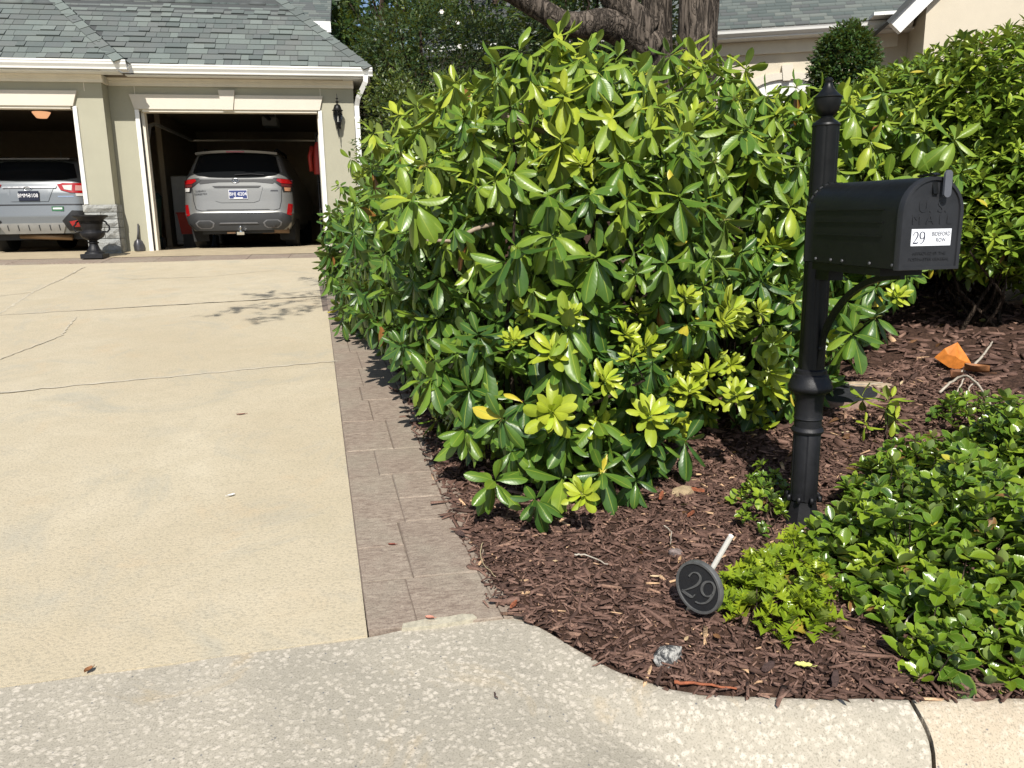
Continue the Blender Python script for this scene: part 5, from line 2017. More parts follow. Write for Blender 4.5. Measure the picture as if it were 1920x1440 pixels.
twig('bleached twig lying right of the orange leaf', [(1800, 705), (1825, 690), (1850, 660), (1860, 645)], .010)
twig('pale forked root arching out of the mulch at right', [(1760, 742, .0), (1785, 736, .05), (1810, 738, .08), (1840, 760, .06), (1865, 790, .02), (1872, 800)], .008, branches=[[(1805, 738, .07), (1790, 755, .03), (1785, 765)], [(1830, 742, .06), (1815, 752, .05), (1812, 790)], [(1866, 800), (1850, 780, .03), (1828, 778, .02)]])
twig('thin grey twig on the front mulch left of the stake', [(1245, 995), (1258, 1008), (1256, 1030)], .003)
twig('short pale twig on the mulch by the paver corner', [(1078, 1048), (1100, 1052), (1140, 1068)], .004)
twig('curved straw stem at the edge of the pavers', [(905, 1028), (903, 1062), (930, 1088)], .0022, plain('straw', (.42, .34, .2), .8))
twig('long reddish stick along the kerb edge of the mulch', [(1265, 1292), (1300, 1297), (1380, 1301)], .006, M_WR, .004)
twig('tan stick poking from the leaves at the right edge', [(1890, 970), (1920, 945), (1945, 930)], .008, plain('tan_stick', (.5, .3, .2), .8), .16)
twig('white twig behind the cover by the mailbox post', [(1570, 733), (1620, 732), (1655, 727)], .004, M_TWIG, .03)
twig('dark speck of twig lying on the pale apron', [(926, 1304), (932, 1318)], .003, M_WC, .004, fz=on_drive)

# ------------------------------------------------------------------ foliage
def leaf_shape(kind, curl, fold, n=7):
    """unit leaf along +Y, upper face +Z. returns V, F(quads/tris as quads), lu, lv"""
    rows = []
    vv = np.linspace(0, 1, n)
    if kind == 'long':
        vv = np.array([0, .10, .25, .42, .60, .78, .92, 1.0])
        w = np.array([.012, .037, .115, .165, .183, .163, .095, .012])
    elif kind == 'lance':
        w = .18 * np.sin(PI * np.clip(vv * .95 + .04, 0, 1)) ** .85
        w[0] = .012
        w[-1] = .004
    elif kind == 'round':
        w = .31 * np.sin(PI * np.clip(vv * .9 + .05, 0, 1)) ** .55
        w[0] = .03
        w[-1] = .05
    elif kind == 'holly':
        vv = np.array([0, .12, .26, .36, .50, .60, .74, .84, 1.0])
        w = np.array([.03, .12, .42, .15, .46, .15, .36, .08, .004])
    elif kind == 'small':
        vv = np.array([0, .5, 1.0])
        w = np.array([.02, .24, .01])
    V, lu, lv = [], [], []
    nc = 5 if kind == 'long' else 3
    cols = (-1, -.55, 0, .55, 1) if nc == 5 else (-1, 0, 1)
    for v, ww in zip(vv, w):
        z = -curl * v * v
        y = v * (1 - .28 * abs(curl) * v)
        tip = .16 if kind == 'holly' and ww > .3 else 0
        for u in cols:
            if nc == 5:
                zz = -fold * ww * (abs(u) ** 1.8) - (.05 * ww if u == 0 else 0) + .018 * u * math.sin(7 * v + 5 * fold)
            else:
                zz = fold * abs(u) * ww + (tip * abs(u))
            V.append((u * ww, y, z + zz))
            lu.append(u)
            lv.append(v)
    m = len(vv)
    F = []
    for i in range(m - 1):
        for j in range(nc - 1):
            F.append((i * nc + j, i * nc + j + 1, i * nc + nc + 1 + j, i * nc + nc + j))
    return np.array(V), np.array(F), np.array(lu, float), np.array(lv, float)


def orient(d, nrm):
    """rotation matrices with columns x, d, n"""
    d = d / np.linalg.norm(d, axis=1, keepdims=True)
    nrm = nrm - d * (nrm * d).sum(1, keepdims=True)
    l = np.linalg.norm(nrm, axis=1, keepdims=True)
    bad = l[:, 0] < 1e-4
    nrm[bad] = np.array([.3, -.5, .8])
    nrm = nrm - d * (nrm * d).sum(1, keepdims=True)
    nrm /= np.linalg.norm(nrm, axis=1, keepdims=True)
    x = np.cross(d, nrm)
    return np.stack([x, d, nrm], 2)


def build_leaves(shapes, var, Rm, pos, size, tint, idx, name, mat, parent):
    """join the chosen leaves into one mesh"""
    Vs, Fs, U, W, T, b = [], [], [], [], [], 0
    for s, (V, F, lu, lv) in enumerate(shapes):
        k = idx[var[idx] == s]
        if not len(k): continue
        P = np.einsum('nij,mj->nmi', Rm[k], V) * size[k][:, None, None] + pos[k][:, None]
        nV = len(V)
        Vs.append(P.reshape(-1, 3))
        Fs.append((F[None] + (np.arange(len(k)) * nV)[:, None, None] + b).reshape(-1, 4))
        U.append(np.tile(lu, len(k)))
        W.append(np.tile(lv, len(k)))
        T.append(np.repeat(tint[k], nV))
        b += len(k) * nV
    me = np_mesh(name, np.concatenate(Vs), np.concatenate(Fs))
    add_attr(me, 'lu', np.concatenate(U))
    add_attr(me, 'lv', np.concatenate(W))
    add_attr(me, 'tint', np.concatenate(T))
    return tag(mesh_obj(name, me, mat, parent, smooth=True), kind='stuff')


def leaf_parts(shapes, var, Rm, pos, size, tint, idx, mat, parent, key):
    mes = []
    for s, (V, F, lu, lv) in enumerate(shapes):
        me = np_mesh('leaf_' + key, V, F)
        add_attr(me, 'lu', lu)
        add_attr(me, 'lv', lv)
        me.polygons.foreach_set('use_smooth', [True] * len(me.polygons))
        me.materials.append(mat)
        mes.append(me)
    for k in idx:
        o = bpy.data.objects.new('leaf', mes[var[k]])
        M = Matrix(Rm[k].tolist()).to_4x4() @ Matrix.Scale(float(size[k]), 4)
        M.translation = Vector(pos[k].tolist())
        o.matrix_basis = M
        o['tint'] = float(tint[k])
        link(o, parent)


def ellipsoid_points(E, n, r, shell=(1.0, 1.0)):
    """points on the union of ellipsoids, with outward normals"""
    E = np.array(E, float)
    area = (E[:, 3] * E[:, 4] + E[:, 4] * E[:, 5] + E[:, 3] * E[:, 5])
    which = r.choice(len(E), n, p=area / area.sum())
    d = r.normal(size=(n, 3))
    d /= np.linalg.norm(d, axis=1, keepdims=True)
    s = r.uniform(shell[0], shell[1], n)
    P = E[which, :3] + d * E[which, 3:] * s[:, None]
    N = d / E[which, 3:]
    N /= np.linalg.norm(N, axis=1, keepdims=True)
    keep = np.ones(n, bool)
    for k in range(len(E)):
        q = ((P - E[k, :3]) / E[k, 3:])
        ins = (q ** 2).sum(1) < (shell[0] * .93) ** 2
        keep &= ~(ins & (which != k))
    return P[keep], N[keep]


def thin(P, dmin, *more):
    """greedy minimum distance"""
    cell = {}
    out = []
    for i, p in enumerate(P):
        c = tuple((p // dmin).astype(int))
        ok = True
        for dx in (-1, 0, 1):
            for dy in (-1, 0, 1):
                for dz in (-1, 0, 1):
                    for j in cell.get((c[0] + dx, c[1] + dy, c[2] + dz), ()):
                        if ((P[j] - p) ** 2).sum() < dmin * dmin:
                            ok = False
                            break
                    if not ok: break
                if not ok: break
            if not ok: break
        if ok:
            cell.setdefault(c, []).append(i)
            out.append(i)
    return np.array(out, int)


def whorls(P, A, r, nmin, nmax, L, spread=(.45, 1.9), droop=.5, ldev=.2, tint=(0.2, .8), new=None):
    """rosettes of leaves: returns pos, R, size, tint, whorl index"""
    pos, D, N, S, T, K = [], [], [], [], [], []
    for i in range(len(P)):
        a = A[i] / np.linalg.norm(A[i])
        ref = np.array([0, 0, 1.0]) if abs(a[2]) < .9 else np.array([1.0, 0, 0])
        b = np.cross(a, ref)
        b /= np.linalg.norm(b)
        c = np.cross(a, b)
        isnew = new is not None and new[i]
        n = r.integers(nmin, nmax + 1) + (5 if isnew else 0)
        ph = r.uniform(0, 2 * PI)
        wt = r.uniform(*tint)
        sc = r.uniform(.62, 1.22)
        for k in range(n):
            f = k / max(1, n - 1)
            th = spread[0] + (spread[1] - spread[0]) * f ** .8 + r.normal(0, .15)
            if isnew: th = .35 + .95 * f + r.normal(0, .1)
            fi = ph + k * 2.39996 + r.normal(0, .12)
            rad = b * math.cos(fi) + c * math.sin(fi)
            d = a * math.cos(th) + rad * math.sin(th)
            if not isnew:
                d = d + np.array([0, 0, -1.0]) * droop * f * r.uniform(.1, 1.9)
            d /= np.linalg.norm(d)
            nn_ = a * .8 + np.array([0, 0, .25]) - d * .3 + r.normal(0, .12, 3)
            l = L * sc * r.uniform(1 - ldev, 1 + ldev) * (.62 + .38 * f ** .7) * (.62 if isnew else 1)
            pos.append(P[i] + a * (.02 * (1 - f)) * (L / .15) + d * .006)
            D.append(d)
            N.append(nn_)
            S.append(l)
            q_ = r.random()
            T.append(np.clip(r.normal(.84, .05) - .14 * f, .62, .93) if isnew else (.96 if q_ < .006 else 1.0 if q_ < .011 and f > .6 else np.clip(wt + r.normal(0, .1) - .12 * f, 0, .80)))
            K.append(i)
    return np.array(pos), orient(np.array(D), np.array(N)), np.array(S), np.array(T), np.array(K)


def px_of(P):
    q = P - np.array(CAM)
    R3 = np.array([tuple(_r2), tuple(_u2), tuple(_f)])
    c = q @ R3.T
    return 960 + FPX * c[:, 0] / c[:, 2], 720 - FPX * c[:, 1] / c[:, 2], c[:, 2]


def pick_parts(pos, Rm, size, layer, nmax=300):
    """the leaves that show largest: near, facing, on the outer layer, in frame"""
    x, y, d = px_of(pos)
    v = np.array(CAM) - pos
    v /= np.linalg.norm(v, axis=1, keepdims=True)
    fc = np.abs((Rm[:, :, 2] * v).sum(1))
    score = size * (.3 + fc) / np.maximum(d, .3) * (layer == 0)
    score[(x < 0) | (x > 1920) | (y < 0) | (y > 1440) | (d < .2)] = 0
    k = np.argsort(-score)[:nmax]
    return k[score[k] > 0]


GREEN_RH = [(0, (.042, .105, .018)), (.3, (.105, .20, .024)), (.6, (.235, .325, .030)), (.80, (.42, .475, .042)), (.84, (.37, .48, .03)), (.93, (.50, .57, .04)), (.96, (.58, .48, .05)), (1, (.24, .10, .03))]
M_RH = m_leaf('rhododendron_leaf', GREEN_RH)
M_RHO = m_leaf('rhododendron_leaf_single', GREEN_RH, 'obj')
LONG = [leaf_shape('long', c, f) for c, f in ((.05, .45), (.18, .7), (.30, .4), (-.08, .6), (.45, .5), (.12, -.25))]


def shrub(name, label, cat, base, E, nwh, dmin, L, shapes, mats, seed, nl=(8, 12), upw=.55, inner=.55, new_at=None, floor=None,
          spread=(.45, 1.9), droop=.5, tint=(.15, .8), tint_fn=None, parts=300, group=None, key='x', nbr=130, extra=None, cull=None, rstem=.011, lump=.0):
    r = np.random.default_rng(seed)
    root = thing(name, label, cat, base, group)
    Ps, As, Ls = [], [], []
    for lay, (sh, n, dm) in enumerate((((.94, 1.03), nwh, dmin), ((.76, .9), int(nwh * inner), dmin * 1.05), ((.52, .68), int(nwh * inner * .5), dmin * 1.2))):
        if n < 1: continue
        P, N = ellipsoid_points(E, n * 9, r, sh)
        g = mulch_z(P[:, 0], P[:, 1]) if floor is None else np.full(len(P), floor)
        k = P[:, 2] > g + .10
        if cull is not None: k &= cull(P)
        P, N = P[k], N[k]
        P = P + lump * N * (bump2(P[:, 0] * .42 + P[:, 2] * .5, P[:, 1] * .42 + P[:, 2] * .37, 2))[:, None]
        P = P + .05 * np.stack([bump2(P[:, 1] * .8, P[:, 2] * .8, 3), bump2(P[:, 0] * .8, P[:, 2] * .8, 1), bump2(P[:, 0] * .8, P[:, 1] * .8, 5)], 1) * (dmin / .15)
        t = thin(P, dm)[:n]
        P, N = P[t], N[t]
        A = N * (1 - upw) + np.array([0, 0, upw]) + r.normal(0, .18, N.shape)
        Ps.append(P); As.append(A); Ls.append(np.full(len(P), lay))
    P, A, LY_ = np.concatenate(Ps), np.concatenate(As), np.concatenate(Ls)
    if extra is not None:
        EP, EA = extra
        P, A, LY_ = np.concatenate([P, EP]), np.concatenate([A, EA]), np.concatenate([LY_, np.zeros(len(EP))])
    new = new_at(P, r) if new_at else None
    if new is not None: new = new & (LY_ == 0)
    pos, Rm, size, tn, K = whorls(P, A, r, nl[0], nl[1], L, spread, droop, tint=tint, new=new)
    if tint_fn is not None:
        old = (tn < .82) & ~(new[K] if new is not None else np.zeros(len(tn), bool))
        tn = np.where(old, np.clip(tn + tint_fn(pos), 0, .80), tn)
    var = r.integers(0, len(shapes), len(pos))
    layer = LY_[K]
    pk = pick_parts(pos, Rm, size, layer, parts)
    rest = np.setdiff1d(np.arange(len(pos)), pk)
    if len(rest): build_leaves(shapes, var, Rm, pos, size, tn, rest, 'foliage', mats[0], root)
    leaf_parts(shapes, var, Rm, pos, size, tn, pk, mats[1], root, key)
    # branches from the base up to the rosettes
    m = MB()
    sel = r.choice(len(P), min(nbr, len(P)), replace=False)
    cen = np.array(base)
    hubs = [np.array([e[0], e[1], 0]) for e in E]
    for i in sel:
        p = P[i]
        h = hubs[int(np.argmin([((p[:2] - q[:2]) ** 2).sum() for q in hubs]))]
        z0 = float(mulch_z(np.array([h[0]]), np.array([h[1]]))[0]) if floor is None else floor
        root_p = np.array([h[0] + r.normal(0, .12), h[1] + r.normal(0, .12), z0 - .03])
        mid = root_p * .45 + p * .55 + np.array([r.normal(0, .06), r.normal(0, .06), -.12 + r.normal(0, .05)])
        pre = p - A[i] / np.linalg.norm(A[i]) * .12
        m.tube([root_p, root_p * .7 + mid * .3 + r.normal(0, .03, 3), mid, pre, p], [rstem * 1.5, rstem * 1.25, rstem, rstem * .55, rstem * .4], 5, False)
    tag(m.build('branches', M_BRANCH, root, True), kind='stuff')
    return root, P, A


# big rhododendron
ERH = [(1.0, 4.45, 1.3, .92, 1.22, 1.16), (.60, 5.8, 1.36, .76, 1.35, .99), (.24, 7.2, 1.24, .62, 1.3, .74), (1.85, 5.15, 1.42, 1.08, 1.2, 1.10), (2.95, 5.2, 1.60, .75, .95, .84),
       (.80, 3.62, .80, .55, .50, .52), (1.9, 4.25, .95, .75, .55, .5)]


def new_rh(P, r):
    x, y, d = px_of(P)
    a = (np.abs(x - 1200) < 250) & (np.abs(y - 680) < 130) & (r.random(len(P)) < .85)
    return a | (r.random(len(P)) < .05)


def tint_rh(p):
    # leaf tint turns paler and yellower with height above the ground
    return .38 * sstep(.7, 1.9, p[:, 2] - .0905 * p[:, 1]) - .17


low = []
for px, py, rr in ((925, 905, 3.05), (1005, 940, 2.98), (1095, 930, 2.95), (1050, 900, 3.2), (960, 850, 3.2), (1130, 890, 3.2), (870, 810, 3.45), (1190, 905, 3.25), (900, 745, 3.5), (1020, 830, 3.3),
                   (1130, 810, 3.3), (1290, 740, 3.5), (1330, 700, 3.55), (1230, 745, 3.45), (1380, 745, 3.6), (1450, 650, 3.8), (1640, 600, 4.3), (1600, 630, 4.2), (1680, 560, 4.6), (1700, 520, 4.9), (1590, 570, 4.3), (1640, 540, 4.6), (1440, 700, 3.8), (790, 700, 4.4), (730, 640, 5.2), (690, 570, 6.2), (660, 500, 7.0), (630, 440, 7.6), (620, 400, 7.8), (640, 350, 7.8), (660, 300, 7.8)):
    a_, b_ = (px - 960) / FPX, -(py - 720) / FPX
    d_ = np.array(_r2 * a_ + _u2 * b_ + _f)
    low.append(np.array(CAM) + d_ * (rr / math.hypot(d_[0], d_[1])))
for q in range(46):
    yq = 3.45 + 4.6 * (q / 45) ** 1.1
    hq = .30 + .75 * rnd.random() * min(1, .4 + (yq - 3.3) * .4)
    low.append(np.array([float(xp(yq)) + rnd.uniform(-.10, .16) - (.06 if 3.7 < yq < 6.5 else -.03), yq + rnd.uniform(-.06, .06), float(plane_z(yq)) + hq]))
low = np.array(low)
lowA = np.tile(np.array([-.12, -.55, .75]), (len(low), 1)) + np.random.default_rng(3).normal(0, .2, (len(low), 3))
lowA[-46:] += np.array([-.65, .25, -.1])
lowA[-54:-46, 0] -= .5
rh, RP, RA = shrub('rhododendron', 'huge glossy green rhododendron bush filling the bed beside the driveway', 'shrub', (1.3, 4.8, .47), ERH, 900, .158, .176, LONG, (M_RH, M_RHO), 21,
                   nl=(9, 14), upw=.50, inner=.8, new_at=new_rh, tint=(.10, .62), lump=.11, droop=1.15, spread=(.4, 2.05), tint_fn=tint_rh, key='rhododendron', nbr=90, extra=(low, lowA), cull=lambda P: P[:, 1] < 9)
# bare twigs, a snapped stem and flower-stalk tufts on the shoots
m = MB()
r_ = np.random.default_rng(5)
for i in r_.choice(len(RP), 130, replace=False):
    a = RA[i] / np.linalg.norm(RA[i])
    for q in range(9):
        d = a + r_.normal(0, .55, 3)
        d /= np.linalg.norm(d)
        l = r_.uniform(.02, .05)
        m.tube([RP[i] + a * .01, RP[i] + a * .012 + d * l * .6, RP[i] + a * .012 + d * l + np.array([0, 0, -.006])], [.0016, .0013, .001], 3, False)
tag(m.build('flower_stalks', plain('stalk_green', (.20, .20, .05), .6, var=.4, scale=40), rh), kind='stuff')
for pts, rad in (([(1050, 255, 4.05), (945, 220, 4.0), (935, 170, 3.95)], .017), ([(925, 420, 3.75), (890, 430, 3.7), (845, 452, 3.62), (800, 450, 3.6)], .010), ([(1000, 230, 4.3), (960, 215, 4.2), (925, 200, 4.15)], .008)):
    P3 = []
    for px, py, rr in pts:
        a_, b_ = (px - 960) / FPX, -(py - 720) / FPX
        d_ = _r2 * a_ + _u2 * b_ + _f
        P3.append(CAM + d_ * (rr / math.hypot(d_.x, d_.y)))
    MB().tube(P3, [rad * 1.2, rad, rad * .8, rad * .6][:len(P3)], 7).build('bare_branch', plain('pale_branch', (.34, .26, .19), .85, var=.3, scale=60, bump=.5), rh, True)

# small rhododendron seedling in the ground cover, and sprigs by the post
p = hit(1640, 815)
SE = [(p.x, p.y, p.z + .10, .10, .10, .08)]
shrub('rhododendron_seedling', 'young rhododendron sprig standing behind the ground cover', 'plant', p, SE, 6, .07, .11, LONG, (M_RH, M_RHO), 31, nl=(5, 7), upw=.85, inner=0, tint=(.6, .8), key='seedling', nbr=6, floor=p.z - .2, rstem=.006)

# ground cover shrub at lower right
GREEN_GC = [(0, (.036, .088, .013)), (.4, (.105, .195, .016)), (.75, (.225, .325, .024)), (.9, (.34, .42, .033)), (.96, (.52, .46, .05)), (1, (.26, .13, .05))]
M_GC = m_leaf('ground_cover_leaf', GREEN_GC, edge=(.25, .33, .06), rib=(.16, .25, .05), ribw=.07, rough=.24, spec=.6)
M_GCO = m_leaf('ground_cover_leaf_single', GREEN_GC, 'obj', edge=(.25, .33, .06), rib=(.16, .25, .05), ribw=.07, rough=.24, spec=.6)
ROUND = [leaf_shape('round', c, f, 5) for c, f in ((.1, .35), (.25, .55), (-.1, .6), (-.2, .35))]


def low_plant(name, label, cat, poly_px, nst, hfn, L, shapes, mats, seed, nl, key, parts, tint=(.2, .85), spread=(.35, 1.5), dmin=.035, droop=.15, group=None, runners=0):
    r = np.random.default_rng(seed)
    poly = [hit(px, py) for px, py in poly_px]
    xs_, ys__ = [q.x for q in poly], [q.y for q in poly]
    X = r.uniform(min(xs_), max(xs_), nst * 14)
    Y = r.uniform(min(ys__), max(ys__), nst * 14)
    k = in_poly(X, Y, [(q.x, q.y) for q in poly])
    X, Y = X[k], Y[k]
    # distance to outline for the height profile
    d = np.full(len(X), 9.0)
    n = len(poly)
    for i in range(n):
        a, b = poly[i], poly[(i + 1) % n]
        vx, vy = b.x - a.x, b.y - a.y
        t = np.clip(((X - a.x) * vx + (Y - a.y) * vy) / (vx * vx + vy * vy + 1e-9), 0, 1)
        d = np.minimum(d, np.hypot(X - a.x - t * vx, Y - a.y - t * vy))
    H = hfn(d, X, Y, r) * r.uniform(.45, 1.15, len(X))
    P = np.stack([X, Y, np.maximum(mulch_z(X, Y), plane_z(Y)) + H], 1)
    t = thin(P, dmin)[:nst]
    P, H = P[t], H[t]
    A = np.stack([r.normal(0, .35, len(P)), r.normal(-.15, .35, len(P)), np.full(len(P), 1.0)], 1)
    c = sum(poly, Vector()) / n
    root = thing(name, label, cat, c, group)
    pos, Rm, size, tn, K = whorls(P, A, r, nl[0], nl[1], L, spread, droop, tint=tint)
    yel = r.random(len(tn)) < .012
    tn[yel] = 1
    var = r.integers(0, len(shapes), len(pos))
    pk = pick_parts(pos, Rm, size * np.where(pos[:, 2] > np.median(pos[:, 2]) - .02, 1, .6), np.zeros(len(pos)), parts)
    rest = np.setdiff1d(np.arange(len(pos)), pk)
    if len(rest): build_leaves(shapes, var, Rm, pos, size, tn, rest, 'foliage', mats[0], root)
    leaf_parts(shapes, var, Rm, pos, size, tn, pk, mats[1], root, key)
    m = MB()
    for i in range(0, len(P), 2):
        b = P[i] - np.array([r.normal(0, .05), r.normal(0, .05), H[i] + .01])
        m.tube([b, b * .5 + P[i] * .5 + r.normal(0, .01, 3), P[i]], [.0035, .0028, .002], 4, False)
    tag(m.build('stems', M_BRANCH, root, True), kind='stuff')
    if runners:
        for q in range(runners):
            i, j = r.integers(0, len(P), 2)
            dd = P[j] - P[i]
            dd = dd / (np.linalg.norm(dd) + 1e-6) * r.uniform(.08, .28)
            a0 = P[i] - np.array([0, 0, H[i] * .35])
            MB().tube([a0, a0 + dd * .35 + np.array([0, 0, .03]), a0 + dd * .7 + np.array([r.normal(0, .02), r.normal(0, .02), .035]), a0 + dd], [.0035, .003, .0025, .0015], 5).build('runner', M_TWIG, root, True)
    return root


hgc = lambda d, X, Y, r: (.03 + .20 * sstep(0, .40, d)) * np.clip(1 + .5 * bump2(X * 1.1, Y * 1.1), .25, 2) + .07 * (r.random(len(X)) < .15)
low_plant('ground_cover_shrub', 'low glossy round leaved evergreen sprawling over the lower right bed', 'shrub',
          [(1500, 1045), (1545, 1000), (1575, 945), (1600, 915), (1650, 885), (1720, 850), (1850, 830), (2020, 830), (2150, 1000), (2150, 1290), (1900, 1306), (1790, 1300), (1720, 1285), (1680, 1235), (1600, 1150), (1545, 1090)],
          900, hgc, .068, ROUND, (M_GC, M_GCO), 41, (6, 10), 'ground_cover', 300, dmin=.043, runners=26)
low_plant('ground_cover_sprig', 'small tuft of glossy round leaves left of the mailbox post base', 'shrub',
          [(1375, 945), (1410, 905), (1470, 915), (1478, 985), (1430, 1020), (1385, 1000)], 40, lambda d, X, Y, r: .05 + .06 * sstep(0, .06, d), .044, ROUND, (M_GC, M_GCO), 43, (5, 8), 'sprig', 150, dmin=.035)
low_plant('ground_cover_outlier', 'thin patch of glossy leaves reaching up to the pale root at right', 'shrub',
          [(1740, 800), (1780, 760), (1860, 780), (2000, 760), (2050, 840), (1850, 850)], 120, lambda d, X, Y, r: .05 + .08 * sstep(0, .1, d), .048, ROUND, (M_GC, M_GCO), 47, (4, 8), 'outlier', 200, dmin=.055)
# spiny holly in front
GREEN_HO = [(0, (.10, .18, .015)), (.5, (.23, .33, .02)), (.86, (.38, .46, .03)), (.96, (.52, .5, .04)), (1, (.4, .3, .05))]
M_HO = m_leaf('holly_leaf', GREEN_HO, rib=(.3, .38, .06), ribw=.06, rough=.25, transl=.28, spots=False)
M_HOO = m_leaf('holly_leaf_single', GREEN_HO, 'obj', rib=(.3, .38, .06), ribw=.06, rough=.25, transl=.28, spots=False)
HOLLY = [leaf_shape('holly', c, f) for c, f in ((.2, .25), (.3, .4), (.05, .3))]
low_plant('holly_shrub', 'small bright lime holly with spiny leaves beside the round plaque', 'shrub',
          [(1350, 1120), (1400, 1060), (1440, 1020), (1530, 1050), (1580, 1130), (1545, 1190), (1470, 1215), (1400, 1205), (1360, 1165)],
          62, lambda d, X, Y, r: .03 + .09 * sstep(0, .12, d), .066, HOLLY, (M_HO, M_HOO), 51, (5, 8), 'holly', 300, tint=(.4, .9), dmin=.038)

# hedge shrubs on the right
GREEN_HE = [(0, (.06, .125, .018)), (.35, (.15, .245, .024)), (.7, (.29, .39, .038)), (.86, (.40, .48, .045)), (.96, (.5, .42, .05)), (1, (.2, .1, .04))]
M_HE = m_leaf('hedge_leaf', GREEN_HE, rib=None, rough=.36, spots=False)
M_HEO = m_leaf('hedge_leaf_single', GREEN_HE, 'obj', rib=None, rough=.36, spots=False)
LANCE = [leaf_shape('lance', c, f, 5) for c, f in ((.1, .3), (.25, .4), (-.05, .35))]


def at(px, py, rr):
    a_, b_ = (px - 960) / FPX, -(py - 720) / FPX
    d_ = _r2 * a_ + _u2 * b_ + _f
    return CAM + d_ * (rr / math.hypot(d_.x, d_.y))


def blob(px, py, rr, wpx, hpx, dep=1.0):
    c = at(px, py, rr)
    s = rr * .93 / FPX
    return (c.x, c.y, c.z, wpx * s, dep, hpx * s)


H1 = [blob(1710, 235, 7.4, 125, 95, .8), blob(1760, 330, 7.6, 110, 140, .8)]
H2 = [blob(1860, 225, 7.0, 150, 130, .9), blob(2000, 270, 7.2, 180, 170, .9)]
H3 = [blob(1870, 390, 6.6, 120, 110, .7), blob(1860, 450, 6.3, 110, 60, .5), blob(2000, 400, 6.6, 150, 130, .8)]
for nm, lb, E_, sd_, nw_ in (('laurel_shrub', 'tall light green laurel shrub behind the mailbox', H1, 61, 800), ('laurel_shrub', 'tallest laurel shrub reaching the top right of the picture', H2, 62, 1000), ('laurel_shrub', 'darker low laurel shrub over the mulch at the right edge', H3, 63, 750)):
    shrub(nm, lb, 'shrub', (E_[0][0], E_[0][1], float(bed_z(E_[0][0], E_[0][1]))), E_, nw_, .095, .112, LANCE, (M_HE, M_HEO), sd_, nl=(7, 11), upw=.6, inner=1.0, spread=(.35, 1.6), droop=.3, tint=(.2, .85), key='laurel%d' % sd_, nbr=36,
          group='laurel shrubs on the right', parts=300, cull=lambda P: P[:, 1] > 3)

# dead leaves caught in the mulch
rl = np.random.default_rng(101)
X = np.concatenate([rl.uniform(.4, 2.6, 150), rl.uniform(2.0, 7.0, 260)])
Y = np.concatenate([rl.uniform(2.0, 4.0, 150), rl.uniform(3.0, 8.0, 260)])
k_ = inside_d(X, Y) > .05
X, Y = X[k_], Y[k_]
n = len(X)
LT = [(0, (.10, .045, .02)), (.4, (.26, .13, .06)), (.7, (.40, .25, .13)), (1, (.56, .45, .28))]
M_LIT = m_leaf('litter_leaf', LT, rib=(.3, .2, .1), ribw=.06, rough=.65, transl=.1, spots=True, spec=.2)
LSH = [leaf_shape('lance', c, f, 5) for c, f in ((.5, .6), (-.3, .8), (.2, -.7))]
build_leaves(LSH, rl.integers(0, 3, n), orient(np.stack([rl.normal(0, 1, n), rl.normal(0, 1, n), rl.normal(0, .2, n)], 1), np.array([0, 0, 1.0]) + rl.normal(0, .3, (n, 3))),
             np.stack([X, Y, mulch_z(X, Y) + .016], 1), np.concatenate([rl.uniform(.02, .045, 150), rl.uniform(.04, .10, 260)])[k_], rl.random(n), np.arange(n), 'leaf_litter', M_LIT, None)
tag(bpy.data.objects['leaf_litter'], 'scattered dead leaf litter on the mulch', 'leaf litter', kind='stuff')

# --------------------------------------------------------------- background greenery
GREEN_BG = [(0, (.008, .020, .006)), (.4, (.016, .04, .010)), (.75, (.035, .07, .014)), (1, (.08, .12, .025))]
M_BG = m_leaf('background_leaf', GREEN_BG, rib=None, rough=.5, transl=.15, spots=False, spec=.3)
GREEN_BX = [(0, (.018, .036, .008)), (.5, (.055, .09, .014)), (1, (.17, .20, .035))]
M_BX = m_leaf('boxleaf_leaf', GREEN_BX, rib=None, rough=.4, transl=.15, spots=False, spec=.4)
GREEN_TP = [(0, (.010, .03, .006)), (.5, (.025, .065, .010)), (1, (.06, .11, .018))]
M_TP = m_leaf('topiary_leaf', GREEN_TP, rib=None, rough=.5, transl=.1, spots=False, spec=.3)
SMALL = [leaf_shape('small', c, f) for c, f in ((.1, .3), (.3, .5), (-.1, .3))]


